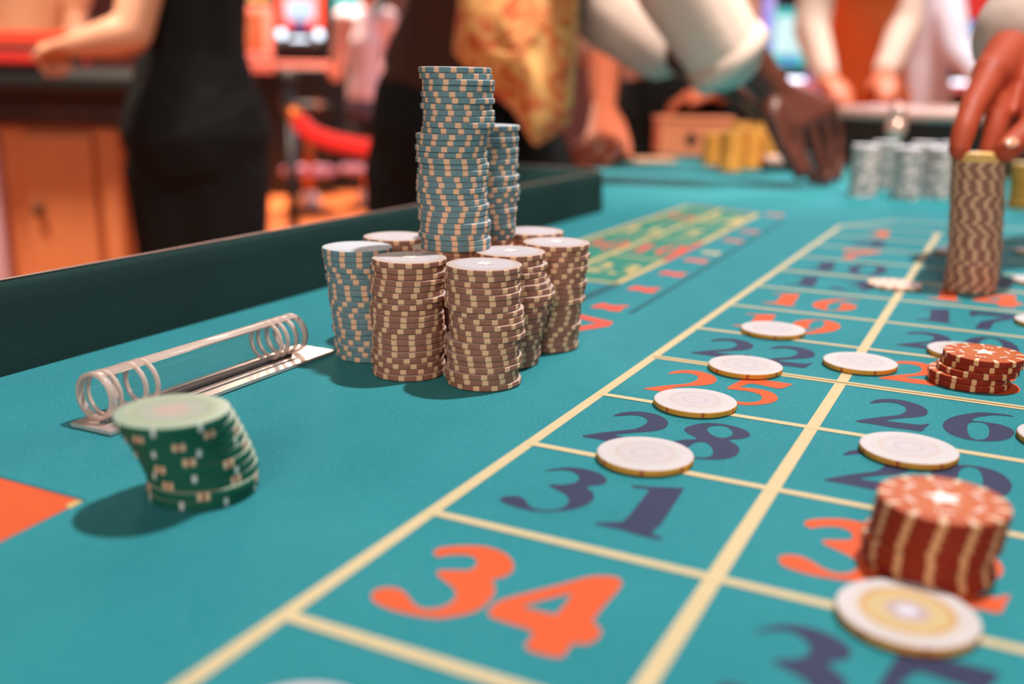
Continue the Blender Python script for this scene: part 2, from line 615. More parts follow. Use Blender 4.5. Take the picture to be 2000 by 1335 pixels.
MW = yaw_matrix((CAM.x, CAM.y, 0))
bm = bmesh.new()
add_box(bm, (-7, -3, FLOOR_Z - 0.05), (7, 12.2, FLOOR_Z), MW)
from_bm('floor', bm, M['carpet'], kind='structure')
bm = bmesh.new()
add_box(bm, (-7, 12.0, FLOOR_Z), (7, 12.2, 2.6), MW)
from_bm('wall_back', bm, M['wall'], kind='structure')
bm = bmesh.new()
add_box(bm, (-7.2, -3, FLOOR_Z), (-7, 12.2, 2.6), MW)
from_bm('wall_left', bm, M['wall'], kind='structure')
bm = bmesh.new()
add_box(bm, (7, -3, FLOOR_Z), (7.2, 12.2, 2.6), MW)
from_bm('wall_right', bm, M['wall'], kind='structure')

# ------------------------------------------------------------------ the roulette table
W, RL = 0.1026, 0.784606433 * 0.1026          # a number cell: width, length
table = empty('roulette_table', (0, 0.9, FLOOR_Z), 'roulette table with teal felt, cream ruled number grid and dark green padded rail', 'table')
TINV = Matrix.Translation((0, -0.9, -FLOOR_Z))


def tpart(name, bm, mats, smooth=False, label=None):
    for v in bm.verts:
        v.co = TINV @ v.co
    o = from_bm(name, bm, mats, table, smooth)
    if label:
        o['label'] = label
    return o


TX0, TX1, TY0 = -0.276, 0.56, -0.50
outline = [(TX0 - 0.02, TY0), (TX1, TY0), (TX1, 2.62), (-0.20, 2.62), (-0.36, 2.18), (-0.56, 2.10), (-0.54, 1.55), (-0.45, 1.20), (TX0 - 0.02, 0.985)]
bm = bmesh.new()
top = [bm.verts.new((x, y, 0)) for x, y in outline]
bot = [bm.verts.new((x, y, -0.02)) for x, y in outline]
bm.faces.new(top)
bm.faces.new(bot[::-1])
for i in range(len(top)):
    j = (i + 1) % len(top)
    bm.faces.new((top[i], bot[i], bot[j], top[j]))
tpart('felt', bm, M['felt'])
bm = bmesh.new()
add_box(bm, (-0.30, TY0 + 0.1, -0.24), (TX1 - 0.06, 2.10, -0.021))
tpart('table_frame', bm, M['tablewood'])
for x, y in ((-0.25, -0.25), (0.45, -0.25), (-0.22, 2.0), (0.45, 2.0)):
    bm = bmesh.new()
    add_lathe(bm, [(0, FLOOR_Z), (0.07, FLOOR_Z), (0.07, FLOOR_Z + 0.06), (0.045, FLOOR_Z + 0.1), (0.06, -0.35), (0.08, -0.24), (0, -0.24)], 16, Matrix.Translation((x, y, 0)))
    tpart('table_leg', bm, M['tablewood'], True)
# padded rail on the left, round end towards the dealer's place
path = [(TX0, TY0 + 0.02 + k * (0.91 - TY0) / 30) for k in range(31)]
for k in range(1, 9):
    a = k / 8 * math.pi / 2
    path.append((TX0 - 0.05 + 0.05 * math.cos(a), 0.93 + 0.05 * math.sin(a)))
path += [(-0.36, 0.981), (-0.42, 0.980)]
prof = [(0.0, 0.0), (-0.0012, 0.012), (-0.0022, 0.034), (-0.0030, 0.043), (-0.0045, 0.0465), (-0.0072, 0.0475), (-0.012, 0.0435), (-0.026, 0.028), (-0.042, 0.012), (-0.052, 0.0), (-0.052, -0.10), (-0.01, -0.10)]
bm = bmesh.new()
bmt = bmesh.new()
rings, trim = [], []
for i, (x, y) in enumerate(path):
    a = Vector(path[max(i - 1, 0)])
    b = Vector(path[min(i + 1, len(path) - 1)])
    t = (b - a).normalized()
    nrm = Vector((t.y, -t.x))                          # towards the felt
    rings.append([bm.verts.new((x + nrm.x * px, y + nrm.y * px, pz)) for px, pz in prof])
    trim.append(Vector((x + nrm.x * -0.0060, y + nrm.y * -0.0060, 0.0478)))
for i in range(len(rings) - 1):
    for k in range(len(prof)):
        k2 = (k + 1) % len(prof)
        bm.faces.new((rings[i][k], rings[i + 1][k], rings[i + 1][k2], rings[i][k2]))
bm.faces.new(rings[0])
bm.faces.new(rings[-1][::-1])
tpart('padded_rail', bm, M['rail'], True, 'dark green padded rail')
add_tube(bmt, trim, 0.0006, 8)
tpart('rail_trim', bmt, M['trim'], True, 'thin pale trim along the rail')

ZP = 0.00012


def line_xy(x0, y0, x1, y1, w, mat='line', name='layout_line', z=ZP):
    a, b = Vector((x0, y0)), Vector((x1, y1))
    t = (b - a).normalized()
    n = Vector((-t.y, t.x)) * w / 2
    bm = bmesh.new()
    add_flat(bm, [[a + n, a - n, b - n, b + n]], z)
    return tpart(name, bm, M[mat])


YTOP = RL * 12
LW = 0.0046
line_xy(0, -RL, 0, YTOP, 0.0052)
line_xy(W, -RL, W, YTOP - 0.0, 0.0056, z=ZP * 1.5)
line_xy(2 * W, -RL, 2 * W, YTOP, 0.0056, z=ZP * 1.5)
line_xy(3 * W, -RL, 3 * W, YTOP, 0.0056, z=ZP * 1.5)
for j in range(-1, 13):
    if j in (4, 8):
        line_xy(0, j * RL + 0.0022, 3 * W, j * RL + 0.0022, 0.0025, z=ZP * 2)
        line_xy(0, j * RL - 0.0022, 3 * W, j * RL - 0.0022, 0.0025, z=ZP * 2)
        line_xy(0, j * RL, 3 * W, j * RL, 0.0016, 'ochreprint', z=ZP * 1.8)
    else:
        line_xy(0, j * RL, 3 * W, j * RL, LW * (0.95 if j > 0 else 1.05), z=ZP * 2)
# the zero cell beyond the grid
line_xy(0, YTOP, 0.5 * W, YTOP + 0.09, 0.005)
line_xy(0.5 * W, YTOP + 0.09, 2.5 * W, YTOP + 0.09, 0.005)
line_xy(2.5 * W, YTOP + 0.09, 3 * W, YTOP, 0.005)

# numerals, outlines taken in the plane of the felt
D3 = [(848, 1080), (857, 1071), (890, 1066), (935, 1066), (968, 1072), (992, 1084), (1004, 1101), (1001, 1116), (986, 1126), (963, 1133), (968, 1149), (962, 1167), (944, 1185), (920, 1197), (884, 1204), (855, 1207), (810, 1201), (768, 1191), (741, 1180), (727, 1169), (732, 1154), (750, 1148), (771, 1148), (786, 1153), (798, 1164), (807, 1177), (819, 1186), (840, 1190), (864, 1186), (882, 1177), (891, 1167), (891, 1155), (885, 1146), (870, 1134), (855, 1122), (861, 1114), (900, 1114), (920, 1113), (932, 1102), (932, 1093), (923, 1086), (905, 1083), (875, 1084), (857, 1087)]
D3B = [(800 + .3 * a, 840 + .3 * b) for a, b in [(868, 272), (930, 255), (1030, 246), (1130, 255), (1220, 280), (1275, 315), (1275, 345), (1230, 362), (1150, 372), (1190, 410), (1195, 450), (1150, 490), (1060, 520), (950, 533), (850, 535), (740, 520), (640, 490), (585, 462), (595, 442), (650, 432), (710, 437), (745, 455), (775, 495), (830, 518), (900, 524), (970, 515), (1020, 490), (1030, 450), (1000, 415), (900, 362), (1000, 358), (1070, 345), (1100, 320), (1085, 290), (1030, 268), (950, 265)]]
D4 = [(950, 1194), (955, 1184), (968, 1173), (992, 1164), (1070, 1144), (1115, 1132), (1145, 1124), (1175, 1122), (1199, 1125), (1210, 1133), (1206, 1146), (1190, 1164), (1169, 1188), (1154, 1209), (1155, 1214), (1167, 1224), (1168, 1236), (1155, 1249), (1135, 1255), (1117, 1252), (1107, 1262), (1097, 1276), (1085, 1280), (1050, 1273), (1027, 1265), (1022, 1256), (1033, 1242), (1036, 1231), (1020, 1223), (1000, 1217), (956, 1202)]
D4H = [(1028, 1177), (1103, 1158), (1110, 1162), (1084, 1194), (1070, 1195), (1022, 1183)]
D1 = [(800 + .3 * a, 840 + .3 * b) for a, b in [(1425, 358), (1570, 370), (1765, 376), (1768, 388), (1625, 610), (1558, 668), (1600, 690), (1638, 708), (1615, 714), (1500, 692), (1350, 647), (1200, 617), (1190, 603), (1250, 601), (1340, 600), (1372, 595), (1405, 565), (1535, 405), (1540, 385), (1440, 374)]]
D2 = [(1600 + .2 * a, 640 + .2 * b) for a, b in [(560, 742), (620, 712), (720, 702), (850, 710), (1000, 745), (1100, 790), (1130, 830), (1110, 862), (1030, 880), (900, 890), (780, 902), (720, 912), (850, 932), (1000, 950), (1070, 955), (1150, 945), (1110, 985), (1070, 1020), (950, 1004), (800, 985), (600, 950), (430, 925), (470, 908), (620, 885), (750, 870), (850, 858), (905, 830), (920, 802), (895, 772), (820, 745), (720, 735), (620, 742)]]
D6 = [(1600 + .2 * a, 640 + .2 * b) for a, b in [(1930, 875), (1900, 860), (1750, 840), (1600, 833), (1450, 850), (1320, 882), (1250, 930), (1250, 985), (1320, 1045), (1450, 1090), (1600, 1112), (1750, 1114), (1870, 1097), (1930, 1062), (1940, 1020), (1900, 985), (1800, 950), (1680, 930), (1590, 918), (1530, 912), (1560, 885), (1650, 868), (1750, 858), (1880, 868)]]
D6H = [(1600 + .2 * a, 640 + .2 * b) for a, b in [(1505, 935), (1600, 928), (1665, 948), (1695, 990), (1688, 1060), (1650, 1093), (1580, 1098), (1525, 1080), (1492, 1040), (1482, 980)]]
D5 = [(1100 + .3 * a, 680 + .3 * b) for a, b in [(1085, 262), (1190, 205), (1230, 200), (1490, 235), (1496, 245), (1445, 265), (1400, 265), (1250, 235), (1195, 246), (1170, 258), (1290, 270), (1380, 295), (1415, 327), (1400, 350), (1340, 368), (1230, 377), (1130, 367), (1050, 345), (1060, 325), (1110, 340), (1180, 355), (1230, 357), (1290, 350), (1312, 327), (1290, 305), (1220, 285), (1110, 272)]]
D8 = [(1100 + .3 * a, 680 + .3 * b) for a, b in [(870, 494), (960, 486), (1080, 500), (1180, 530), (1217, 560), (1200, 580), (1140, 592), (1078, 597), (1130, 630), (1147, 670), (1112, 705), (1040, 722), (930, 724), (820, 708), (740, 680), (700, 645), (715, 610), (780, 595), (870, 588), (805, 550), (790, 520)]]
D8H1 = [(1100 + .3 * a, 680 + .3 * b) for a, b in [(945, 515), (1000, 503), (1060, 510), (1100, 540), (1095, 568), (1040, 583), (980, 570), (940, 538)]]
D8H2 = [(1100 + .3 * a, 680 + .3 * b) for a, b in [(820, 638), (870, 612), (930, 615), (968, 648), (973, 688), (930, 710), (850, 705), (795, 680)]]


def glyph(loops, sharp=False):
    out = []
    for lp in loops:
        g = [G(u, v) for u, v in lp]
        g = [(p.x, p.y) for p in g]
        out.append(g if sharp else catmull(g, 3))
    xs = [p[0] for p in out[0]]
    ys = [p[1] for p in out[0]]
    cx, cy = (min(xs) + max(xs)) / 2, (min(ys) + max(ys)) / 2
    return [[(x - cx, y - cy) for x, y in lp] for lp in out], (cx, cy)


GL = {}
GPOS = {}
for ch, loops in {'3r': [D3], '3': [D3B], '4': [D4, D4H], '1': [D1], '2': [D2], '6': [D6, D6H], '5': [D5], '8': [D8, D8H1, D8H2]}.items():
    GL[ch], GPOS[ch] = glyph(loops, ch == '1')
GL['9'] = [[(-x, -y) for x, y in lp] for lp in GL['6']]
hx, hy = 0.0105, 0.028
GL['0'] = [[(0.0155 * math.cos(a), 0.030 * math.sin(a)) for a in [k * math.pi / 14 for k in range(28)]],
           [(0.0068 * math.cos(a), 0.026 * math.sin(a)) for a in [k * math.pi / 14 for k in range(28)]]]
GL['7'] = [[(-0.016, 0.028), (0.017, 0.030), (0.017, 0.024), (0.000, -0.004), (-0.002, -0.030), (-0.011, -0.030), (-0.008, -0.006), (0.006, 0.017), (-0.010, 0.016), (-0.0135, 0.009), (-0.016, 0.009)]]
RED = {1, 3, 5, 7, 9, 12, 14, 16, 18, 19, 21, 23, 25, 27, 30, 32, 34, 36}
SLOT1, SLOT2 = 0.305 * W, 0.652 * W


def numeral(n):
    row = 11 - (n - 1) // 3
    colx = ((n - 1) % 3) * W
    cy = row * RL + 0.513 * RL
    red = n in RED
    bm = bmesh.new()
    s = str(n)
    for i, ch in enumerate(s):
        key = '3r' if (ch == '3' and red) else ch
        cx = colx + (SLOT1 if i == 0 else SLOT2) if len(s) == 2 else colx + 0.47 * W
        yo = 0
        add_flat(bm, [[(x + cx, y + cy + yo) for x, y in lp] for lp in GL[key]], ZP * (1.1 + 0.1 * i))
    tpart('layout_number', bm, M['redprint'] if red else M['blackprint'], label=('orange printed ' if red else 'dark printed ') + s)


for n in range(1, 37):
    numeral(n)

# race track print beyond the chip stacks
def gpoly(name, pts, mat, z=ZP, sub=0, label=None):
    bm = bmesh.new()
    add_flat(bm, [pts], z)
    return tpart(name, bm, M[mat], label=label)


XR0, XR1, XI = -0.100, -0.205, -0.152
gpoly('track_field', [(XR0, 0.517), (XR0, 1.02), (XR1, 1.08), (XR1, 0.517)], 'greenprint', ZP * 0.8)
line_xy(-0.0960, 0.515, -0.0965, 0.634, 0.0060, 'yellowprint', 'track_line', ZP * 2)
line_xy(-0.0965, 0.634, -0.0985, 0.755, 0.0060, 'redprint2', 'track_line', ZP * 2)
line_xy(-0.0985, 0.755, -0.1060, 1.02, 0.0070, 'yellowprint', 'track_line', ZP * 2)
line_xy(-0.0935, 0.515, -0.205, 0.515, 0.0055, 'yellowprint', 'track_line', ZP * 2)
line_xy(-0.0980, 0.634, -0.150, 0.640, 0.0045, 'yellowprint', 'track_line', ZP * 2)
line_xy(-0.1500, 0.515, -0.1560, 1.05, 0.0060, 'yellowprint', 'track_line', ZP * 2)
line_xy(-0.2050, 0.515, -0.2050, 1.06, 0.0060, 'yellowprint', 'track_line', ZP * 2)
line_xy(-0.1060, 1.02, -0.205, 1.06, 0.0060, 'pinkprint', 'track_line', ZP * 2)
for y in (0.76, 0.88):
    line_xy(-0.100, y, -0.205, y + 0.01, 0.0045, 'yellowprint', 'track_line', ZP * 2)


def track_number(s, cx, cy, sc, mat):
    bm = bmesh.new()
    for i, ch in enumerate(s):
        off = (i - (len(s) - 1) / 2) * 0.024 * sc
        add_flat(bm, [[(cx + off + x * 0.62 * sc, cy + y * sc) for x, y in lp] for lp in GL[ch]], ZP * (2.1 + 0.1 * i))
    tpart('track_number', bm, M[mat])


track_number('23', -0.123, 0.575, 1.0, 'yellowprint')
track_number('10', -0.124, 0.695, 1.1, 'redprint2')
track_number('5', -0.127, 0.815, 1.1, 'yellowprint')
track_number('24', -0.130, 0.945, 1.1, 'yellowprint')
track_number('8', -0.178, 0.575, 1.0, 'yellowprint')
track_number('30', -0.178, 0.695, 1.0, 'redprint2')
track_number('11', -0.180, 0.815, 1.0, 'yellowprint')
track_number('36', -0.182, 0.945, 1.0, 'redprint2')
# printed band between two dark rules, with a row of red bow shapes and a red chevron
line_xy(-0.0500, 0.42, -0.066, 0.985, 0.0035, 'darkprint', 'layout_rule', ZP * 1.2)
line_xy(-0.0975, 0.425, -0.0945, 0.510, 0.0090, 'darkprint', 'layout_rule', ZP * 1.2)
bows = [(1190, 600, 'redprint2', 1.0), (1257, 565, 'redprint2', 1.0), (1314, 535, 'redprint2', .95), (1360, 509, 'pinkprint', .95), (1389, 494, 'line', .8), (1432, 470, 'pinkprint', .9), (1464, 452, 'pinkprint', .9), (1513, 420, 'pinkprint', 1)]
for u, v, mt, s in bows:
    p = G(u, v)
    w, h = 0.0115 * s, 0.0135 * s
    pts = [(-w, -h * .55), (-w * .8, h * .8), (-w * .25, h * .55), (w * .2, h * .6), (w * .9, h * .95), (w * .8, 0), (w, -h * .6), (w * .35, -h * .75), (-w * .2, -h * .4)]
    gpoly('layout_mark', catmull([(p.x + a, p.y + b) for a, b in pts], 2), mt, ZP * 1.5)
chev = [G(u, v) for u, v in ((1060, 602), (1120, 611), (1199, 629), (1190, 637), (1120, 648), (1060, 656), (1060, 648), (1120, 640), (1168, 631), (1120, 619), (1060, 610))]
gpoly('layout_mark', [(p.x, p.y) for p in chev], 'redprint2', ZP * 1.5)
# fine dark rules near the head of the table
for (a, b) in (((1170, 362), (1480, 352)), ((1170, 345), (1420, 330))):
    p, q = G(*a), G(*b)
    line_xy(p.x, p.y, q.x, q.y, 0.012, 'darkprint', 'layout_rule', ZP)
# orange corner block with a dark edge at the near left
gpoly('layout_block', [(-0.1145, 0.0288), (-0.29, 0.0286), (-0.29, -0.30), (-0.083, -0.30), (-0.1110, -0.0073)], 'redprint', ZP * 1.4, label='orange printed corner block')
line_xy(-0.1135, 0.0290, -0.272, 0.0288, 0.0013, 'darkprint', 'layout_rule', ZP * 1.8)
gpoly('layout_mark', [(p.x, p.y) for p in (G(163, 979), G(150, 977), G(128, 987), G(136, 994))], 'yellowprint', ZP * 1.9)

# ------------------------------------------------------------------ poker chips
TH = 0.00305
SURF = 0.00045                                   # chips lie on the print and nap of the felt


def chip_mesh(name, r, t, edge, top, seg=40):
    b = 0.00055
    me = bpy.data.meshes.new(name)
    bm = bmesh.new()
    prof = [(0, 0), (r - 2 * b, 0), (r - b * .4, b * .4), (r, b * 1.2), (r, t - b * 1.2), (r - b * .4, t - b * .4), (r - 2.0 * b, t), (0, t)]
    add_lathe(bm, prof, seg, None, lambda i: 1 if i in (0, 5, 6) else 0)
    bmesh.ops.recalc_face_normals(bm, faces=bm.faces)
    bm.to_mesh(me)
    bm.free()
    me.materials.append(M[edge])
    me.materials.append(M[top])
    return me


RS = 0.0191
CH = {'teal': chip_mesh('teal_chip', RS, TH * .985, 'blue_edge', 'blue_top'),
      'brown': chip_mesh('brown_chip', RS, TH * .985, 'brown_edge', 'brown_top'),
      'orange': chip_mesh('orange_chip', 0.0198, 0.0033 * .985, 'orange_edge', 'orange_top'),
      'white': chip_mesh('white_chip', 0.0197, 0.0029, 'white_edge', 'white_top', 64),
      'green': chip_mesh('green_chip', 0.0198, 0.0035 * .985, 'green_edge', 'green_top', 56),
      'greendot': chip_mesh('green_dotted_chip', 0.0198, 0.0035 * .985, 'green_edge2', 'green_top', 56),
      'pink': chip_mesh('pink_chip', 0.0200, 0.0030, 'pink_edge', 'pink_top'),
      'cream': chip_mesh('cream_chip', RS, 0.0032 * .985, 'cream_edge', 'cream_top'),
      'grey': chip_mesh('grey_chip', 0.0195, 0.0033 * .985, 'grey_edge', 'grey_top', 24)}


def disc_mesh(name, r, mat, h=0.00012, seg=40):
    me = bpy.data.meshes.new(name)
    bm = bmesh.new()
    add_lathe(bm, [(0, -h), (r, -h), (r, 0), (r - 0.0001, h * .6), (0, h * .6)], seg)
    bmesh.ops.recalc_face_normals(bm, faces=bm.faces)
    bm.to_mesh(me)
    bm.free()
    me.materials.append(M[mat])
    return me


def star_mesh(name, r, mat, tips=5, inner=0.45, h=0.0001):
    me = bpy.data.meshes.new(name)
    bm = bmesh.new()
    pts = [((r if k % 2 == 0 else r * inner) * math.cos(math.pi * k / tips), (r if k % 2 == 0 else r * inner) * math.sin(math.pi * k / tips)) for k in range(2 * tips)]
    add_flat(bm, [pts], h)
    bm.to_mesh(me)
    bm.free()
    me.materials.append(M[mat])
    return me


def dashes_mesh(name, r, mat, n=6, h=0.0001):
    me = bpy.data.meshes.new(name)
    bm = bmesh.new()
    for k in range(n):
        a0 = 2 * math.pi * k / n
        for j in (-1, 0, 1):
            a = a0 + j * 0.17
            c, s = math.cos(a), math.sin(a)
            q = [(r * .93, -.0006), (r * 1.04, -.0007), (r * 1.04, .0007), (r * .93, .0006)]
            add_flat(bm, [[(x * c - y * s, x * s + y * c) for x, y in q]], h)
    bm.to_mesh(me)
    bm.free()
    me.materials.append(M[mat])
    return me


INLAY = {'white': disc_mesh('white_inlay', 0.0152, 'white_inlay'), 'gold': disc_mesh('gold_inlay', 0.0152, 'gold_inlay'),
         'green': disc_mesh('green_inlay', 0.0155, 'green_inlay'), 'orange': disc_mesh('orange_inlay', 0.0152, 'orange_inlay'),
         'brown': disc_mesh('brown_inlay', 0.0145, 'brown_top'), 'teal': disc_mesh('teal_inlay', 0.0145, 'blue_top')}
STAR = star_mesh('star', 0.0066, 'starwhite')
DASH = dashes_mesh('dashes', 0.0118, 'starwhite')
STARPALE = star_mesh('pale_star', 0.0055, 'starwhite', 6, 0.5)


def chip(kind, p, label, group=None, rz=None, inlay=None, stars=None, thick=TH, tilt=(0, 0)):
    o = bpy.data.objects.new('poker_chip', CH[kind])
    COL.objects.link(o)
    o.location = p
    o.rotation_euler = (tilt[0], tilt[1], random.uniform(0, 6.283) if rz is None else rz)
    tag(o, label, 'chip', group)
    if inlay:
        c = bpy.data.objects.new('inlay', INLAY[inlay])
        COL.objects.link(c)
        c.parent = o
        c.location = (0, 0, thick)
        for nm, me in (stars or ()):
            s = bpy.data.objects.new(nm, me)
            COL.objects.link(s)
            s.parent = c
            s.location = (0, 0, 0.00009)
    return o


def ordinal(k):
    return '%d%s' % (k, 'th' if 10 <= k % 100 <= 20 else {1: 'st', 2: 'nd', 3: 'rd'}.get(k % 10, 'th'))


def lerp_profile(prof, f):
    for (f0, x0), (f1, x1) in zip(prof, prof[1:]):
        if f <= f1:
            t = (f - f0) / (f1 - f0) if f1 > f0 else 1
            return x0 + (x1 - x0) * t
    return prof[-1][1]


VR = Vector((RIGHT.x, RIGHT.y, 0)).normalized()


def stack(kind, base, n, z0, name, group, prof=((0, 0), (1, 0)), jit=0.0006, rstep=0.12, thick=TH, inlay=None, stars=None, visible_from=0, word=None, prof2=None, hidden=None, share=None):
    """a pile of single chips, lowest first; prof: sideways offset (metres) against height fraction"""
    rz = random.uniform(0, 6.28)
    for i in range(n):
        f = (i + 0.5) / n
        dx = lerp_profile(prof, f)
        dy = lerp_profile(prof2, f) if prof2 else 0.0
        p = Vector((base[0], base[1], z0 + i * thick)) + VR * (dx + random.uniform(-jit, jit)) + Vector((-VR.y, VR.x, 0)) * (dy + random.uniform(-jit, jit))
        rz += random.gauss(0.0, rstep) + (random.uniform(0.1, 0.3) if random.random() < 0.2 else 0)
        if i < visible_from:
            hidden.append((kind, p, rz))
            continue
        k = n - i
        w = word or (kind + ' chip')
        if share:
            lab = share
        elif k == 1:
            lab = 'top %s of %s' % (w, name)
        elif i == 0 and visible_from == 0:
            lab = 'bottom %s of %s' % (w, name)
        else:
            lab = '%s, %s from the top of %s' % (w, ordinal(k), name)
        chip(kind, p, lab, group, rz, inlay if k == 1 else None, stars if k == 1 else None, thick)


GB, GT = 'brown chips stacked in the pyramid', 'teal chips stacked in the pyramid'
hid = []
Z1 = SURF + 20 * TH
BW, TW = 'brown chip', 'teal chip'
stack('teal', (-0.1388, 0.2459), 20, SURF, 'the left teal base stack', GT, ((0, 0), (.12, -.001), (.5, -.0035), (1, -.0075)), .0009, .14, inlay='teal', word=TW)
stack('brown', (-0.1032, 0.2272), 20, SURF, 'the front left brown stack', GB, ((0, -.0002), (.2, .0003), (.45, .0006), (.5, .0012), (.55, .0005), (1, .0008)), .0010, .10, inlay='brown', stars=[('star_print', STARPALE)], word=BW)
stack('brown', (-0.0596, 0.2306), 20, SURF, 'the front right brown stack', GB, ((0, -.0008), (.38, -.0006), (.40, .0012), (.62, .0018), (.66, -.0012), (1, -.0004)), .0009, .10, inlay='brown', stars=[('star_print', STARPALE)], word=BW)
stack('brown', (-0.0690, 0.2715), 20, SURF, 'the second brown stack from the right', GB, ((0, 0), (.3, .002), (.6, .0075), (.75, .005), (1, .001)), .0011, .12, inlay='brown', stars=[('star_print', STARPALE)], word=BW)
stack('brown', (-0.0640, 0.3135), 20, SURF, 'the rightmost brown base stack', GB, ((0, 0), (.35, .002), (.6, .004), (1, .0055)), .0009, .12, inlay='brown', stars=[('star_print', STARPALE)], word=BW)
stack('brown', (-0.1480, 0.2855), 20, SURF, 'the back left base stack behind the teal one', GB, jit=.0006, visible_from=16, hidden=hid, word=BW)
stack('brown', (-0.1030, 0.2670), 20, SURF, 'the middle base stack under the tall tower', GB, jit=.0004, visible_from=17, hidden=hid, word=BW)
stack('brown', (-0.1370, 0.3330), 20, SURF, 'the farthest base stack, left of the tall tower', GB, jit=.0004, visible_from=19, hidden=hid, word=BW)
stack('brown', (-0.1045, 0.3090), 20, SURF, 'the base stack under the shorter tower', GB, jit=.0003, visible_from=19, hidden=hid, word=BW)
stack('brown', (-0.0900, 0.3490), 20, SURF, 'the farthest base stack, right of the towers', GB, jit=.0004, visible_from=18, hidden=hid, word=BW)
stack('teal', (-0.0980, 0.2672), 31, Z1, 'the tall teal tower', GT, ((0, 0), (.10, .0002), (.30, -.0008), (.652, -.0016), (.66, .0012), (.92, .0014), (.94, .0004), (1, 0)), .0009, .10, inlay='teal', word=TW)
stack('teal', (-0.1030, 0.3108), 21, Z1, 'the shorter teal tower', GT, ((0, -.0006), (.3, 0), (.4, .0006), (.7, -.0004), (1, .0006)), .0008, .16, inlay='teal', word=TW)
# the chips of the rear base stacks that the front ones hide
bm = bmesh.new()
for kind, p, rz in hid:
    add_lathe(bm, [(0, 0), (RS - .0006, 0), (RS, .0005), (RS, TH - .0006), (RS - .0006, TH - .00005), (0, TH - .00005)], 24, Matrix.Translation(p))
o = from_bm('poker_chips', bm, M['brown_edge'], kind='stuff')
tag(o, 'lower brown chips of the rear base stacks, hidden behind the front stacks', 'chips')

# the crooked green stack
gp = Vector(G(397, 957))
n_g = 10
offs = [0, .0006, .0002, -.0004, -.0010, -.0020, -.0028, -.0036, -.0042, -.0050]
offy = [0, -.0006, .0004, -.0008, -.0022, -.0034, -.0050, -.0072, -.0096, -.0124]
gt = 0.0035
for i in range(n_g):
    p = Vector((gp.x, gp.y, SURF + i * gt)) + VR * offs[i] + Vector((-VR.y, VR.x, 0)) * offy[i]
    k = n_g - i
    lab = 'top green chip with pale rim of the leaning stack' if k == 1 else ('bottom green chip of the leaning stack' if i == 0 else 'green chip, %s from the top of the leaning green stack' % ordinal(k))
    chip('green' if i in (1, 2, 4, 5, 7, 8) else 'greendot', p, lab, 'green chips in the leaning stack', 0.35 + i * 0.62, 'green' if k == 1 else None, None, gt)

# orange stacks
S_OR = [('star_print', STAR), ('dash_print', DASH)]
oa = G(1903, 748)
offs = [(-.0032, 0), (-.0034, .0012), (.0004, -.0004), (.0024, .0006), (.0030, 0.0)]
for i, (dx, dy) in enumerate(offs):
    p = Vector((oa.x, oa.y, SURF + i * .0033)) + VR * dx + Vector((-VR.y, VR.x, 0)) * dy
    k = 5 - i
    lab = 'top orange chip with white star on the small orange stack' if k == 1 else ('bottom orange chip of the small stack on number 23' if i == 0 else 'red-orange chip, %s from the top of the small orange stack' % ordinal(k))
    chip('orange', p, lab, 'orange chips in the small stack', .2 + .05 * i, 'orange' if k == 1 else None, S_OR if k == 1 else None, .0033)
ob = G(1813, 1106)
offs = [(0, 0), (-.0014, -.0004), (-.0012, .0006), (.0008, .0002), (.0014, .0004), (.0018, .0006), (.0022, .0004)]
for i, (dx, dy) in enumerate(offs):
    p = Vector((ob.x, ob.y, SURF + i * .0033)) + VR * dx + Vector((-VR.y, VR.x, 0)) * dy
    k = len(offs) - i
    lab = 'top orange chip with white star on the tall near orange stack' if k == 1 else ('bottom orange chip of the tall near stack on 32' if i == 0 else 'red-orange chip, %s from the top of the tall near orange stack' % ordinal(k))
    chip('orange', p, lab, 'orange chips in the tall near stack', .5 + (.14 if i < 3 else 0) + .02 * i, 'orange' if k == 1 else None, S_OR if k == 1 else None, .0033)

# single white chips on the layout
singles = [(1260, 883, 'white gold-edged chip between numbers 28 and 31'), (1358, 780, 'white chip with a small dark dot, partly covering number 25'),
           (1456, 711, 'white chip on the double line between 22 and 25'), (1680, 704, 'white chip on the line between 22 and the small orange stack'),
           (1510, 640, 'white chip on the left half of number 19'), (1775, 872, 'white chip on the line between 26 and 29'),
           (1882, 682, 'white chip half hidden behind the small orange stack'), (1868, 488, 'white chip peeking out left of the held brown stack'),
           (2026, 488, 'farthest white chip cut by the right edge, beside the held stack'), (2028, 545, 'white chip cut by the right edge, second farthest'),
           (2046, 625, 'white chip cut by the right edge, level with number 17'), (2084, 851, 'white chip cut by the right edge beside number 26')]
for u, v, lab in singles:
    p = G(u, v, SURF + .0029)
    chip('white', (p.x, p.y, SURF), lab, None, None, 'white', None, .0029)
p = G(1772, 1192, SURF + .0029)
chip('white', (p.x, p.y, SURF), 'nearest white chip with gold rings, on the line below the tall orange stack', None, 1.0, 'gold', None, .0029)
p = G(580, 1428, SURF + .0029)
chip('white', (p.x, p.y, SURF), 'white chip barely showing at the bottom edge of the photo', None, 1.0, 'white', None, .0029)
p = G(1747, 552, SURF + .003)
chip('pink', (p.x, p.y, SURF), 'pinkish chip with pale edge spots on the line left of the held stack', None, .4, None, None, .003)

# the brown stack under the hand
hb = G(1893, 566)
stack('brown', (hb.x, hb.y), 32, SURF, 'the tall stack under the hand', 'brown chips stacked under the hand', ((0, 0), (.35, .0003), (.4, -.0008), (1, -.0058)), .0004, .10, word='brown chip')
for i in range(2):
    p = Vector((hb.x, hb.y, SURF + 32 * TH + i * .0032)) + VR * (-.0060 - .0004 * i)
    chip('cream', p, ('lower' if i == 0 else 'upper') + ' of the two cream chips the fingers hold on the brown stack', 'cream chips on the held stack', None, None, None, .0032)

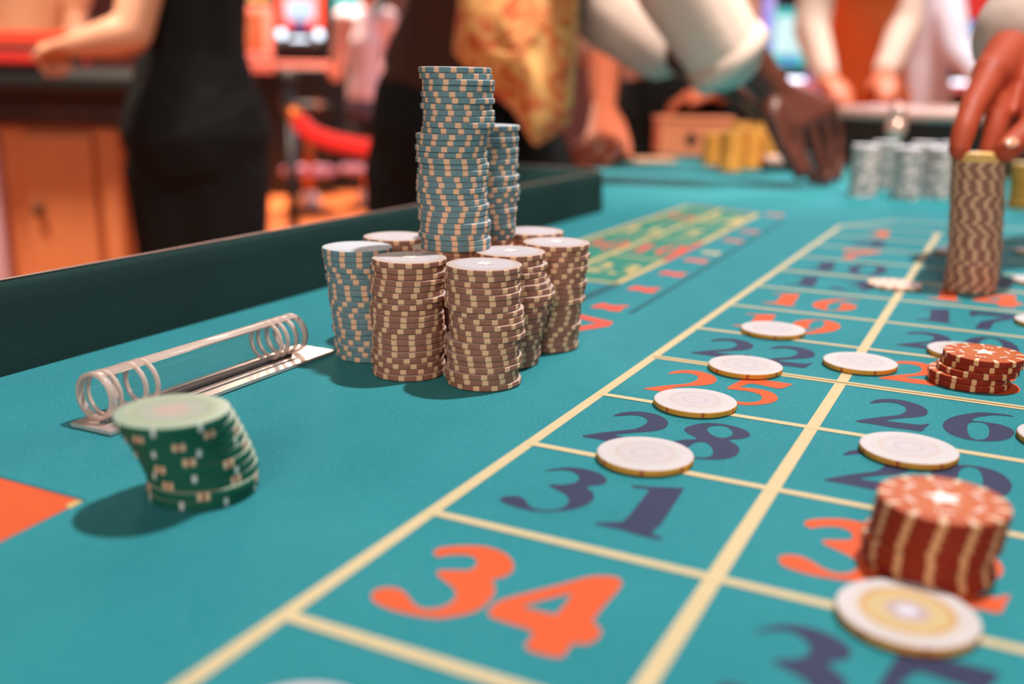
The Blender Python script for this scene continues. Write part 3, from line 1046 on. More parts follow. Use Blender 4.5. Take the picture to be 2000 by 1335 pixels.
# grey stacks of the dealer: front ones chip by chip, those behind as one mass
GGR = 'grey chips in the blurred stacks by the wheel'
for nm, u, v in (('left', 1683, 383), ('middle', 1765, 389), ('right', 1826, 387)):
    p = G(u, v)
    stack('grey', (p.x, p.y), 22, SURF, 'the %s front grey stack by the wheel' % nm, GGR, jit=.0007, rstep=.35, thick=.0033, word='grey chip')
bm = bmesh.new()
for u, v in ((1722, 370), (1796, 371), (1850, 372)):
    b0 = G(u, v)
    for i in range(22):
        p = Vector((b0.x + random.uniform(-.0007, .0007), b0.y + random.uniform(-.0007, .0007), SURF + i * .0033))
        add_lathe(bm, [(0, 0), (.019, 0), (.0195, .0005), (.0195, .0027), (.019, .00325), (0, .00325)], 20, Matrix.Translation(p), lambda i: 1 if i > 3 else 0)
tag(from_bm('grey_chips', bm, [M['grey_edge'], M['grey_top']], kind='stuff'), 'grey chips of the rear stacks behind the three front grey stacks', 'chips')
# yellow stacks near the dealer's hand
bm = bmesh.new()
for u, v, n in ((1392, 322, 18), (1425, 332, 21), (1462, 330, 22), (1440, 318, 24), (1500, 322, 19), (1478, 312, 24)):
    b0 = G(u, v)
    for i in range(n):
        p = Vector((b0.x + random.uniform(-.001, .001), b0.y + random.uniform(-.001, .001), SURF + i * .0034))
        add_lathe(bm, [(0, 0), (.021, 0), (.0215, .0005), (.0215, .0028), (.021, .00335), (0, .00335)], 20, Matrix.Translation(p), lambda i: 1 if i > 3 else 0)
tag(from_bm('yellow_chips', bm, [M['yellow_edge'], M['yellow_top']], kind='stuff'), 'heap of blurred yellow chip stacks beside the dark reaching hand', 'chips')
bm = bmesh.new()
b0 = G(1996, 408)
for i in range(18):
    p = Vector((b0.x + random.uniform(-.001, .001), b0.y + random.uniform(-.001, .001), SURF + i * .0033))
    add_lathe(bm, [(0, 0), (.019, 0), (.0195, .0005), (.0195, .0027), (.019, .00325), (0, .00325)], 20, Matrix.Translation(p), lambda i: 1 if i > 3 else 0)
tag(from_bm('tan_chips', bm, [M['tan_edge'], M['yellow_top']], kind='stuff'), 'blurred tan chip stack cut by the right edge behind the held stack', 'chips')

# ------------------------------------------------------------------ clear tube on its metal plate
tube = empty('chip_tube', (-0.1705, 0.159, SURF), 'clear acrylic tube on a slotted steel plate left of the chip pyramid', 'holder')
TO = Vector((-0.1705, 0.159, SURF))


def lpart(name, bm, mats, parent, origin, smooth=False, label=None):
    for v in bm.verts:
        v.co -= origin
    o = from_bm(name, bm, mats, parent, smooth)
    if label:
        o['label'] = label
    return o


# plate with a long slot and a screw hole
bm = bmesh.new()
px0, px1, py0, py1 = -0.1835, -0.1585, 0.081, 0.237


def rounded(x0, x1, y0, y1, r, n=4):
    pts = []
    for cx, cy, a0 in ((x1 - r, y1 - r, 0), (x0 + r, y1 - r, 90), (x0 + r, y0 + r, 180), (x1 - r, y0 + r, 270)):
        for k in range(n + 1):
            a = math.radians(a0 + 90 * k / n)
            pts.append((cx + r * math.cos(a), cy + r * math.sin(a)))
    return pts


lo_ = [rounded(px0, px1, py0, py1, .0008, 2), rounded(-0.1668, -0.1644, 0.128, 0.214, .0011), rounded(-0.1735, -0.1685, 0.0865, 0.0965, .0024)]
for z in (0.0, 0.0016):
    add_flat(bm, lo_, SURF + z + 0.0002)
for lp in lo_:
    nlp = len(lp)
    for k in range(nlp):
        a, b = lp[k], lp[(k + 1) % nlp]
        vs = [bm.verts.new((*a, SURF + .0002)), bm.verts.new((*b, SURF + .0002)), bm.verts.new((*b, SURF + .0018)), bm.verts.new((*a, SURF + .0018))]
        bm.faces.new(vs)
bmesh.ops.remove_doubles(bm, verts=bm.verts, dist=1e-6)
lpart('plate', bm, M['metal'], tube, TO, label='pale steel base plate with a long slot')
AX, AR = -0.1765, 0.0106
AZ = SURF + 0.0018 + AR
MT = Matrix.Translation((AX, 0, AZ)) @ Matrix.Rotation(-math.pi / 2, 4, 'X')
bm = bmesh.new()
add_lathe(bm, [(AR, 0.0885), (AR, 0.2240)], 48, MT)
lpart('tube_wall', bm, M['clear'], tube, TO, True)
for y, wd in ((0.0885, .0034), (0.0940, .0014), (0.1080, .0018), (0.1150, .0018), (0.2010, .0018), (0.2065, .0018), (0.2135, .0022), (0.2205, .0034)):
    bm = bmesh.new()
    add_lathe(bm, [(AR - .0011, y), (AR + .0004, y), (AR + .0004, y + wd), (AR - .0011, y + wd), (AR - .0011, y)], 48, MT)
    lpart('tube_ring', bm, M['frost'], tube, TO, True)
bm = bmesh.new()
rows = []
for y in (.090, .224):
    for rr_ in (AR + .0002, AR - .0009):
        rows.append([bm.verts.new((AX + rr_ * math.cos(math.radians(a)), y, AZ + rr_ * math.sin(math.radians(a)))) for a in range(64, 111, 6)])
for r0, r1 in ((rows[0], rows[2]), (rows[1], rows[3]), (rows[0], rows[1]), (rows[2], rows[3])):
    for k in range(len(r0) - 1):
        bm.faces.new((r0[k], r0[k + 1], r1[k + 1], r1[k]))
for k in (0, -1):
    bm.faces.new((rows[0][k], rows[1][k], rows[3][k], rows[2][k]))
lpart('painted_reflection', bm, M['frost'], tube, TO, True, 'reflection along the top of the tube, painted as a pale strip')  # glossy reflection of the tube, modelled as a pale pink band
bm = bmesh.new()
add_box(bm, (AX - .002, .098, SURF + .0018), (AX + .006, .216, SURF + .0030), None, .0004)
lpart('cradle', bm, M['dark'], tube, TO, label='dark cradle strip under the tube')

# ------------------------------------------------------------------ people
def add_capsules(bm, chain, seg=14):
    """chain: [(point, radius), ...] or (point, rx, ry, axis): a swept body of round sections, to be fused by a remesh"""
    for (p, r) in chain:
        bmesh.ops.create_icosphere(bm, subdivisions=2, radius=r * 1.01, matrix=Matrix.Translation(p))
    for (p, r), (q, s) in zip(chain, chain[1:]):
        if (Vector(q) - Vector(p)).length > 1e-5:
            add_tube(bm, [p, q], [r, s], seg)


def organic(name, chains, voxel, mat, parent=None, origin=None, smooth=6, blobs=(), label=None):
    bm = bmesh.new()
    for ch in chains:
        add_capsules(bm, ch)
    for c, (a, b, d), rz in blobs:                      # ellipsoids
        mt = Matrix.Translation(c) @ Matrix.Rotation(rz, 4, 'Z') @ Matrix.Diagonal((a, b, d, 1))
        bmesh.ops.create_icosphere(bm, subdivisions=3, radius=1.0, matrix=mt)
    bmesh.ops.recalc_face_normals(bm, faces=bm.faces)
    me = bpy.data.meshes.new(name)
    bm.to_mesh(me)
    bm.free()
    tmp = bpy.data.objects.new('tmp', me)
    COL.objects.link(tmp)
    md = tmp.modifiers.new('r', 'REMESH')
    md.mode = 'VOXEL'
    md.voxel_size = voxel
    sm = tmp.modifiers.new('s', 'SMOOTH')
    sm.factor = 0.5
    sm.iterations = smooth
    dg = bpy.context.evaluated_depsgraph_get()
    me2 = bpy.data.meshes.new_from_object(tmp.evaluated_get(dg))
    bpy.data.objects.remove(tmp)
    me2.name = name
    if origin is not None:
        me2.transform(Matrix.Translation(-Vector(origin)))
    o = link(name, me2, mat, parent, True)
    if label:
        o['label'] = label
    return o


def flesh(*pr):
    return [(Vector(p), r) for p, r in pr]


def hand_chains(wrist, mcps, fingers, thumb, rw=0.026, rp=0.0145, rf=0.0085):
    """palm from the wrist to the knuckles, each finger its own chain"""
    ch = []
    for m in mcps:
        ch.append(flesh((wrist, rw * .8), (m, rp)))
    for a, b in zip(mcps, mcps[1:]):
        ch.append(flesh((a, rp), (b, rp * .95)))
    for m, f, s in zip(mcps, fingers, (1.0, 1.02, .97, .85)):
        ch.append(flesh((m, rp * .85), (f[0], rf * 1.08 * s), (f[1], rf * s), (f[2], rf * .85 * s)))
    ch.append(flesh((wrist, rw * .7), (thumb[0], rp * 1.05), (thumb[1], rf * 1.25), (thumb[2], rf * 1.05)))
    return ch


def auto_hand(wrist, d, n, curl=0.5, side=1, s=1.0):
    """relaxed hand: d along the palm, n out of the back of the hand"""
    d = Vector(d).normalized()
    n = Vector(n)
    n = (n - d * n.dot(d)).normalized()
    x = d.cross(n) * side
    wrist = Vector(wrist)
    mcps, fingers = [], []
    for k, (off, ln) in enumerate(((-.032, .078), (-.011, .086), (.011, .080), (.031, .064))):
        m = wrist + (d * (.088 - .004 * abs(k - 1)) + x * off) * s
        mcps.append(m)
        a = curl * .55
        d1 = (d * math.cos(a) - n * math.sin(a))
        d2 = (d * math.cos(a * 2.1) - n * math.sin(a * 2.1))
        d3 = (d * math.cos(a * 3) - n * math.sin(a * 3))
        p1 = m + d1 * ln * .5 * s
        p2 = p1 + d2 * ln * .3 * s
        p3 = p2 + d3 * ln * .22 * s
        fingers.append((p1, p2, p3))
    t0 = wrist + (d * .03 - x * .03) * s
    t1 = t0 + (d * .034 - x * .022 - n * .012) * s
    t2 = t1 + (d * .028 - x * .004 - n * .01) * s
    return hand_chains(wrist, mcps, fingers, (t0, t1, t2), .026 * s, .0140 * s, .0085 * s)


def head_parts(root, org, c, face, skin_chains, blobs):
    """head ellipsoid with nose, ears and jaw goes into the body; hair and eyes are children"""
    face = Vector((face.x, face.y, 0)).normalized()
    side = Vector((-face.y, face.x, 0))
    rz = math.atan2(face.y, face.x)
    blobs.append((c, (.092, .076, .115), rz))
    blobs.append((c + face * .02 + Vector((0, 0, -.06)), (.070, .058, .060), rz))
    blobs.append((c + face * .098 + Vector((0, 0, -.02)), (.016, .012, .022), rz))
    blobs.append((c + face * .082 + Vector((0, 0, -.062)), (.014, .026, .010), rz))
    for s in (-1, 1):
        blobs.append((c + side * .078 * s + Vector((0, 0, -.015)), (.018, .010, .032), rz))
    return face, side, rz


def person(label, pelvis, chest, neck, head, face, arms, feet, skin, top, bottom, hair='hair', voxel=.009, knees=None,
           sleeve='short', hands=None, girth=1.0, hip=.15, shirt_label=None, bottom_label=None, group=None, foot_dir=None, extra=None, nolegs=False, skin_top=False, cuff=None):
    """arms: two (shoulder, elbow, wrist); hands: two lists of chains; clothes are children of the body's empty"""
    base = Vector((pelvis.x, pelvis.y, FLOOR_Z))
    root = empty('person', base, label, 'person', group)
    ch, blobs = [], []
    spine = [(pelvis, .12 * girth), ((pelvis + chest) / 2, .105 * girth), (chest, .115 * girth), (neck, .055)]
    ch.append(flesh(*spine))
    ch.append(flesh((neck, .055), (head + Vector((0, 0, -.05)), .055)))
    f, sd, rz = head_parts(root, base, head, face, ch, blobs)
    for (s, e, w), h in zip(arms, hands):
        ch.append(flesh((chest + (neck - chest) * .6, .07), (s, .055), (e, .042), (e.lerp(w, .3), .043), (w, .027)))
        ch.extend(h)
    if not nolegs:
        for k, ft in zip(knees, feet):
            hp = pelvis.lerp(Vector((k.x, k.y, pelvis.z)), .6)
            ch.append(flesh((hp, .085), (k, .055), (k.lerp(ft, .3), .055), (ft + Vector((0, 0, .09)), .035), (ft + Vector((0, 0, .05)), .035)))
    organic('body', ch, voxel, M[skin], root, base, 4, blobs)
    # hair and eyes
    hb = bmesh.new()
    bmesh.ops.create_icosphere(hb, subdivisions=3, radius=1, matrix=Matrix.Translation(head - base + Vector((0, 0, .022)) - f * .014) @ Matrix.Rotation(rz, 4, 'Z') @ Matrix.Diagonal((.094, .084, .108, 1)))
    from_bm('hair', hb, M[hair], root, True)
    for s in (-1, 1):
        eb = bmesh.new()
        bmesh.ops.create_icosphere(eb, subdivisions=2, radius=.011, matrix=Matrix.Translation(head - base + f * .080 + sd * .030 * s + Vector((0, 0, .004))))
        from_bm('eye', eb, M['starwhite'], root, True)
    # clothes
    ch = [flesh((pelvis + (chest - pelvis) * .12, .135 * girth), ((pelvis + chest) / 2, .125 * girth), (chest, .138 * girth), (chest + (neck - chest) * .75, .085))]
    for (s, e, w) in arms:
        c2 = [(chest + (neck - chest) * .5, .085), (s, .075)]
        if sleeve == 'short':
            c2 += [(s.lerp(e, .55), .066)]
        elif sleeve == 'rolled':
            c2 += [(e, .062), (e.lerp(w, .35), .060)]
        elif sleeve == 'long':
            c2 += [(e, .058), (e.lerp(w, .95), .043)]
        if sleeve != 'none':
            ch.append(flesh(*c2))
    o = organic('shirt', ch, max(voxel, .008), M[top], root, base, 5)
    if shirt_label:
        o['label'] = shirt_label
    ch = []
    for k, ft in zip(knees, feet):
        hp = pelvis.lerp(Vector((k.x, k.y, pelvis.z)), .6)
        ch.append(flesh((pelvis + Vector((0, 0, .07)), hip * .82), (pelvis + Vector((0, 0, -.03)), hip), (hp + Vector((0, 0, -.12)), hip * .74), (k, .078), (ft + Vector((0, 0, .10)), .062)))
    o = organic('trousers', ch, max(voxel, .010), M[bottom], root, base, 5)
    if bottom_label:
        o['label'] = bottom_label
    for ft in feet:
        fd = foot_dir or Vector((face.x, face.y, 0)).normalized()
        organic('shoe', [flesh((ft + Vector((0, 0, .040)), .040), (ft + fd * .08 + Vector((0, 0, .036)), .038), (ft + fd * .17 + Vector((0, 0, .030)), .031))], .008, M['leather'], root, base, 3)
    return root, base


def floor_under(p, dr=0.0, df=0.0):
    q = Vector((p.x, p.y, FLOOR_Z)) + RH * dr + FH * df
    return q


Zv = Vector((0, 0, 1))
# -- woman in black at the neighbouring table (left)
pel = PH(385, 235, 2.35)
chest = PH(372, -95, 2.35)
neck = PH(366, -235, 2.33)
head = PH(352, -345, 2.30)
sh1, el1, wr1 = PH(308, -180, 2.27), PH(258, 66, 2.18), PH(150, 86, 2.16)
sh2, el2, wr2 = PH(462, -180, 2.42), PH(420, 30, 2.55), PH(330, 70, 2.62)
person('woman in black seen from behind, bare forearm resting on the neighbouring table', pel, chest, neck, head, (FH - RH * .5),
       [(sh1, el1, wr1), (sh2, el2, wr2)],
       [floor_under(pel, -.10, .02), floor_under(pel, .08, -.02)], 'skin_fair', 'black_cloth', 'black_cloth',
       knees=[pel + Vector((0, 0, -.42)) - RH * .075, pel + Vector((0, 0, -.42)) + RH * .06],
       sleeve='none', hip=.172, voxel=.008, girth=.92,
       hands=[auto_hand(wr1, FH * .5 - RH * .75 - Zv * .1, Zv, 1.7, 1, .9), auto_hand(wr2, PH(250, 75, 2.7) - wr2, Zv, .6, -1, .9)],
       shirt_label='black sleeveless top', bottom_label='black trousers')

# -- dealer reaching over the table, orange vest
pel = PH(905, 215, 1.92)
chest = PH(1010, -150, 1.78)
neck = PH(1085, -300, 1.72)
head = PH(1165, -390, 1.68)
shA, elA, wrA = PH(1075, -190, 1.92), PH(1195, 20, 1.86), PH(1428, 165, 1.76)
shB, elB, wrB = PH(1265, -300, 1.55), PH(1328, -40, 1.54), PH(1515, 182, 1.57)
hA = auto_hand(wrA, PH(1490, 210, 1.75) - wrA, Zv + RH * .3, .5, 1, .85)
mc = [PH(1548, 246, 1.555), PH(1572, 232, 1.575), PH(1597, 220, 1.595), PH(1618, 214, 1.62)]
fg = [(PH(1560, 292, 1.55), PH(1576, 328, 1.55), PH(1590, 354, 1.555)), (PH(1592, 288, 1.575), PH(1602, 326, 1.575), PH(1606, 356, 1.575)),
      (PH(1616, 275, 1.60), PH(1622, 320, 1.595), PH(1620, 354, 1.59)), (PH(1637, 262, 1.63), PH(1641, 310, 1.625), PH(1636, 350, 1.61))]
hB = hand_chains(wrB, mc, fg, (PH(1508, 222, 1.545), PH(1528, 285, 1.535), PH(1562, 340, 1.535)), .03, .0165, .0098)
dealer, dbase = person('dealer in a rust-orange patterned vest and rolled white sleeves reaching across the table', pel, chest, neck, head, (RH - FH * .4),
                       [(shA, elA, wrA), (shB, elB, wrB)],
                       [floor_under(pel, -.12, .05), floor_under(pel, .15, .02)], 'skin_dark', 'white_cloth', 'black_cloth',
                       knees=[pel + Vector((0, 0, -.45)) - RH * .10 + FH * .03, pel + Vector((0, 0, -.45)) + RH * .14],
                       sleeve='none', hip=.18, voxel=.005, hands=[hA, hB], shirt_label='white shirt body', bottom_label='dark trousers')
# rolled sleeves: loose cloth with a turned-back cuff
organic('shirt_sleeve', [flesh((chest + (neck - chest) * .5, .085), (shA, .085), (elA, .074), (PH(1285, 92, 1.83), .058))], .008, M['white_cloth'], dealer, dbase, 4, label='rolled white sleeve of the far arm')
organic('shirt_sleeve', [flesh((chest + (neck - chest) * .5, .085), (shB, .080), (elB, .070), (PH(1412, 98, 1.55), .062))], .008, M['white_cloth'], dealer, dbase, 4, label='rolled white sleeve of the near arm')
cB = PH(1421, 110, 1.555)
dB = (wrB - elB).normalized()
bm = bmesh.new()
add_lathe(bm, [(.052, -.012), (.062, -.022), (.067, 0), (.065, .016), (.053, .012), (.050, 0), (.052, -.012)], 28, Matrix.Translation(cB - dbase) @ dB.to_track_quat('Z', 'Y').to_matrix().to_4x4())
from_bm('cuff', bm, M['white_cloth'], dealer, True)
# satin back of the vest over the trunk
organic('vest_back', [flesh((pel.lerp(chest, .05) + Zv * .04, .158), (pel.lerp(chest, .5), .148), (chest, .158)),
                      flesh((chest, .150), (chest.lerp(shA, .7), .085)), flesh((chest, .150), (chest.lerp(shB, .7), .085))], .009, M['brown_satin'], dealer, dbase, 5, label='dark brown satin back of the vest')


def cloth_panel(name, pts, thick, mat, parent, base, label=None, sub=2):
    """a cloth panel with thickness: outline points in space, fanned round a bulged middle"""
    pts = [Vector(p) for p in catmull([tuple(p) for p in pts], sub)]
    c = sum(pts, Vector()) / len(pts)
    nrm = Vector()
    for a, b in zip(pts, pts[1:] + pts[:1]):
        nrm += (a - c).cross(b - c)
    nrm.normalize()
    if nrm.dot(CAM - c) < 0:
        nrm = -nrm
    bm = bmesh.new()
    layers = []
    for side in (0, 1):
        off = -nrm * thick * side
        rings = []
        for t in (1.0, .75, .5, .25):
            rings.append([bm.verts.new(c.lerp(p, t) + nrm * (.035 * (1 - t * t)) + nrm * .006 * math.sin(9 * t + i * .7) * (1 if t < 1 else .5) + off - base) for i, p in enumerate(pts)])
        mid = bm.verts.new(c + nrm * .035 + off - base)
        n = len(pts)
        for a, b in zip(rings, rings[1:]):
            for k in range(n):
                bm.faces.new((a[k], a[(k + 1) % n], b[(k + 1) % n], b[k]))
        for k in range(n):
            bm.faces.new((rings[-1][k], rings[-1][(k + 1) % n], mid))
        layers.append(rings[0])
    n = len(pts)
    for k in range(n):
        bm.faces.new((layers[0][k], layers[0][(k + 1) % n], layers[1][(k + 1) % n], layers[1][k]))
    o = from_bm(name, bm, mat, parent, True)
    if label:
        o['label'] = label
    return o


cloth_panel('vest', [PH(905, -90, 1.62), PH(893, 10, 1.62), PH(884, 95, 1.63), PH(893, 112, 1.63), PH(950, 175, 1.62), PH(1000, 215, 1.61), PH(1035, 275, 1.60), PH(1052, 284, 1.60), PH(1085, 262, 1.60),
                     PH(1115, 232, 1.60), PH(1122, 150, 1.60), PH(1128, 60, 1.60), PH(1132, -20, 1.60), PH(1150, -110, 1.60), PH(1030, -160, 1.61)], .008, M['vest'], dealer, dbase, 'orange patterned vest front hanging in a point')
for v in (40, 130):
    bm = bmesh.new()
    bmesh.ops.create_icosphere(bm, subdivisions=2, radius=.006, matrix=Matrix.Translation(PH(1105, v, 1.575) - dbase) @ Matrix.Diagonal((1, 1, .8, 1)))
    from_bm('button', bm, M['brass'], dealer, True)

# -- second croupier behind, dark trousers, arm down and a hand on the table edge
pel = PH(1320, 200, 2.66)
chest = PH(1300, -120, 2.66)
neck = PH(1290, -250, 2.62)
head = PH(1285, -345, 2.58)
sh1, el1, wr1 = PH(1200, -170, 2.62), PH(1180, 50, 2.42), PH(1178, 205, 2.16)
sh2, el2, wr2 = PH(1415, -170, 2.66), PH(1440, 60, 2.58), PH(1410, 180, 2.46)
mc = [PH(1158, 268, 2.06), PH(1172, 276, 2.02), PH(1190, 280, 2.0), PH(1208, 280, 2.0)]
fg = [(PH(1128, 290, 2.02), PH(1108, 300, 2.0), PH(1090, 305, 1.99)), (PH(1138, 300, 1.97), PH(1118, 309, 1.95), PH(1100, 313, 1.94)),
      (PH(1168, 306, 1.94), PH(1150, 316, 1.92), PH(1134, 319, 1.91)), (PH(1200, 306, 1.93), PH(1188, 318, 1.90), PH(1178, 322, 1.885))]
h1 = hand_chains(wr1, mc, fg, (PH(1208, 245, 2.12), PH(1222, 278, 2.06), PH(1226, 302, 2.0)), .030, .0165, .0100)
h2 = auto_hand(wr2, -RH - Zv * .1, Zv, .8, 1, .95)
person('second croupier behind the dealer, dark trousers, one hand laid on the felt', pel, chest, neck, head, (-FH),
       [(sh1, el1, wr1), (sh2, el2, wr2)], [floor_under(pel, -.09, 0), floor_under(pel, .09, 0)], 'skin_mid', 'mauve_cloth', 'black_cloth',
       knees=[pel + Vector((0, 0, -.45)) - RH * .08, pel + Vector((0, 0, -.45)) + RH * .08], sleeve='rolled', hip=.165, voxel=.006, hands=[h1, h2],
       shirt_label='mauve shirt', bottom_label='dark trousers')

# -- person at the right whose fingers hold the brown stack
wr = PH(1988, 84, .885)
el = wr + RH * .17 + FH * .10 + Zv * .17
sh = el + RH * .20 + FH * .06 + Zv * .20
neck = sh + RH * .16 + Zv * .06 + FH * .10
head = neck + Zv * .15 - RH * .05
chest = neck - Zv * .22 + RH * .03
pel = chest - Zv * .33 + RH * .10 + FH * .05
sh2 = sh + RH * .30 + FH * .22
el2, wr2 = sh2 - Zv * .28 + FH * .04, sh2 - Zv * .50 - RH * .12
mc = [PH(1934, 146, .815), PH(1962, 150, .835), PH(1990, 160, .85), PH(2016, 172, .86)]
fg = [(PH(1898, 212, .775), PH(1882, 258, .758), PH(1872, 296, .750)), (PH(1948, 226, .80), PH(1940, 268, .790), PH(1928, 300, .785)),
      (PH(1984, 228, .825), PH(1974, 268, .805), PH(1956, 296, .795)), (PH(2016, 232, .85), PH(2012, 264, .84), PH(2000, 292, .825))]
hd = hand_chains(wr, mc, fg, (PH(2034, 176, .815), PH(2022, 246, .765), PH(1966, 294, .738)), .027, .0150, .0092)
h2 = auto_hand(wr2, -RH, Zv, .4, 1, .95)
rr, rb = person('person at the right edge in a cream sleeve whose fingers hold the tall brown stack', pel, chest, neck, head, -RH,
                [(sh, el, wr), (sh2, el2, wr2)], [floor_under(pel, .05, -.1), floor_under(pel, .05, .12)], 'skin_tan', 'white_cloth', 'black_cloth',
                knees=[pel + Zv * -.45 - FH * .08, pel + Zv * -.45 + FH * .10], sleeve='none', hip=.16, voxel=.0034, hands=[hd, h2], nolegs=True,
                shirt_label='cream shirt')
organic('shirt_sleeve', [flesh((chest + (neck - chest) * .5, .085), (sh, .075), (el, .060), (el.lerp(wr, .97), .043))], .007, M['white_cloth'], rr, rb, 4, label='cream shirt sleeve')
organic('shirt_sleeve', [flesh((chest + (neck - chest) * .5, .085), (sh2, .075), (el2, .060), (el2.lerp(wr2, .85), .050))], .009, M['white_cloth'], rr, rb, 4, label='cream shirt sleeve')
nb = bmesh.new()
nd = (PH(1966, 294, .738) - PH(2022, 246, .765)).normalized()
nz = (CAM - PH(1966, 294, .738)).normalized()
nz = (nz - nd * nz.dot(nd) + Zv * .4).normalized()
nx = nd.cross(nz)
bmesh.ops.create_icosphere(nb, subdivisions=2, radius=1, matrix=Matrix.Translation(PH(1971, 286, .7345) + nz * .0035 - rb) @ Matrix((nd, nx, nz)).transposed().to_4x4() @ Matrix.Diagonal((.0075, .0055, .0022, 1)))
from_bm('thumb_nail', nb, M['nail'], rr, True)

# -- croupier in rust vest farther back at the right
pel = PH(1690, 215, 3.75)
chest = PH(1688, -50, 3.62)
neck = PH(1686, -160, 3.55)
head = PH(1684, -225, 3.48)
sh1, el1, wr1 = PH(1610, -95, 3.6), PH(1585, 55, 3.45), PH(1612, 150, 3.3)
sh2, el2, wr2 = PH(1765, -95, 3.65), PH(1768, 50, 3.55), PH(1728, 145, 3.4)
rr, rb = person('far croupier in a rust-orange vest and white sleeves behind the wheel', pel, chest, neck, head, -FH,
                [(sh1, el1, wr1), (sh2, el2, wr2)], [floor_under(pel, -.1), floor_under(pel, .1)], 'skin_mid', 'white_cloth', 'black_cloth',
                knees=[pel + Zv * -.45 - RH * .09, pel + Zv * -.45 + RH * .09], sleeve='long', voxel=.010,
                hands=[auto_hand(wr1, -FH + RH * .2 - Zv * .4, Zv, .5, 1), auto_hand(wr2, -FH - RH * .2 - Zv * .4, Zv, .5, -1)], shirt_label='white shirt')
organic('vest', [flesh((pel + Zv * .0, .150), (pel.lerp(chest, .5), .140), (chest, .152), (chest.lerp(neck, .5), .115))], .012, M['rust'], rr, rb, 5, label='rust-orange vest')

# -- person in a cool white shirt leaning right
pel = PH(1790, 225, 4.35)
chest = PH(1785, -30, 4.25)
neck = PH(1780, -125, 4.2)
head = PH(1775, -190, 4.15)
sh1, el1, wr1 = PH(1728, -70, 4.3), PH(1725, 70, 4.3), PH(1740, 165, 4.1)
sh2, el2, wr2 = PH(1838, -60, 4.2), PH(1868, 95, 4.1), PH(1925, 165, 4.0)
person('person in a cool white shirt leaning on the far table, right background', pel, chest, neck, head, -FH,
       [(sh1, el1, wr1), (sh2, el2, wr2)], [floor_under(pel, -.1), floor_under(pel, .1)], 'skin_mid', 'cool_white', 'black_cloth',
       knees=[pel + Zv * -.45 - RH * .09, pel + Zv * -.45 + RH * .09], sleeve='long', voxel=.010, girth=1.05,
       hands=[auto_hand(wr1, -FH - Zv * .3, Zv, .5, 1), auto_hand(wr2, RH - Zv * .3, Zv, .5, -1)], shirt_label='cool white shirt')

# -- player in pink-white seated before the slot machines
st = PH(712, 215, 7.85)
pel = st + Zv * .06
chest = PH(712, 85, 7.85)
neck = PH(718, 15, 7.85)
head = PH(722, -22, 7.85)
sh1, el1, wr1 = PH(672, 35, 7.85), PH(662, 110, 8.0), PH(655, 150, 8.25)
sh2, el2, wr2 = PH(757, 35, 7.85), PH(770, 110, 8.0), PH(755, 140, 8.25)
kn = [st - RH * .10 + FH * .38 + Zv * .03, st + RH * .10 + FH * .38 + Zv * .03]
person('player in a pink-white shirt seated at the slot machines behind the dealer', pel, chest, neck, head, FH,
       [(sh1, el1, wr1), (sh2, el2, wr2)], [Vector((k.x, k.y, FLOOR_Z + .30)) for k in kn], 'skin_mid', 'pink_cloth', 'jeans',
       knees=kn, sleeve='long', voxel=.012, hip=.14, hands=[auto_hand(wr1, FH, Zv, .4, 1), auto_hand(wr2, FH, Zv, .4, -1)], shirt_label='pink-white shirt', bottom_label='blue-grey jeans')

# -- player in peach on the far side of the neighbouring table
pel = PH(60, 190, 4.05)
chest = PH(60, -30, 4.05)
neck = PH(60, -150, 4.05)
head = PH(60, -225, 4.05)
sh1, el1, wr1 = PH(-22, -90, 4.02), PH(-38, 50, 3.9), PH(10, 85, 3.70)
sh2, el2, wr2 = PH(140, -90, 4.02), PH(150, 60, 4.0), PH(120, 90, 3.75)
person('player in a peach shirt standing beyond the neighbouring table, far left', pel, chest, neck, head, -FH,
       [(sh1, el1, wr1), (sh2, el2, wr2)], [floor_under(pel, -.1, .05), floor_under(pel, .1, .05)], 'skin_fair', 'peach_cloth', 'black_cloth',
       knees=[pel + Zv * -.45 - RH * .09, pel + Zv * -.45 + RH * .09], sleeve='short', voxel=.012, girth=1.1,
       hands=[auto_hand(wr1, -FH + RH * .3, Zv, .3, 1), auto_hand(wr2, -FH - RH * .3, Zv, .3, -1)], shirt_label='peach shirt')


# ------------------------------------------------------------------ room furniture
def to_local(p, root_loc):
    d = Vector(p) - Vector(root_loc)
    return Vector((d.dot(RH), d.dot(FH), d.z))


def zat(v, D):
    return PH(1000, v, D).z


def rat(u, v, D):
    return (PH(u, v, D) - Vector((CAM.x, CAM.y, 0))).dot(RH)


class Thing:
    """an Empty turned into the room's axes; local x right, y away, z up"""
    def __init__(self, name, right, fwd, z, label, cat, group=None):
        self.o = empty(name, room(right, fwd, z), label, cat, group, YAW)

    def box(self, name, lo, hi, mat, bevel=0.004, parent=None, label=None):
        bm = bmesh.new()
        add_box(bm, lo, hi, None, bevel)
        o = from_bm(name, bm, M[mat], parent or self.o)
        if label:
            o['label'] = label
        return o

    def lathe(self, name, prof, mat, at=(0, 0, 0), seg=24, parent=None, label=None):
        bm = bmesh.new()
        add_lathe(bm, prof, seg, Matrix.Translation(at))
        o = from_bm(name, bm, M[mat], parent or self.o, True)
        if label:
            o['label'] = label
        return o

    def tube(self, name, pts, r, mat, seg=10, parent=None, closed=False, label=None):
        bm = bmesh.new()
        add_tube(bm, pts, r, seg, closed)
        o = from_bm(name, bm, M[mat], parent or self.o, True)
        if label:
            o['label'] = label
        return o


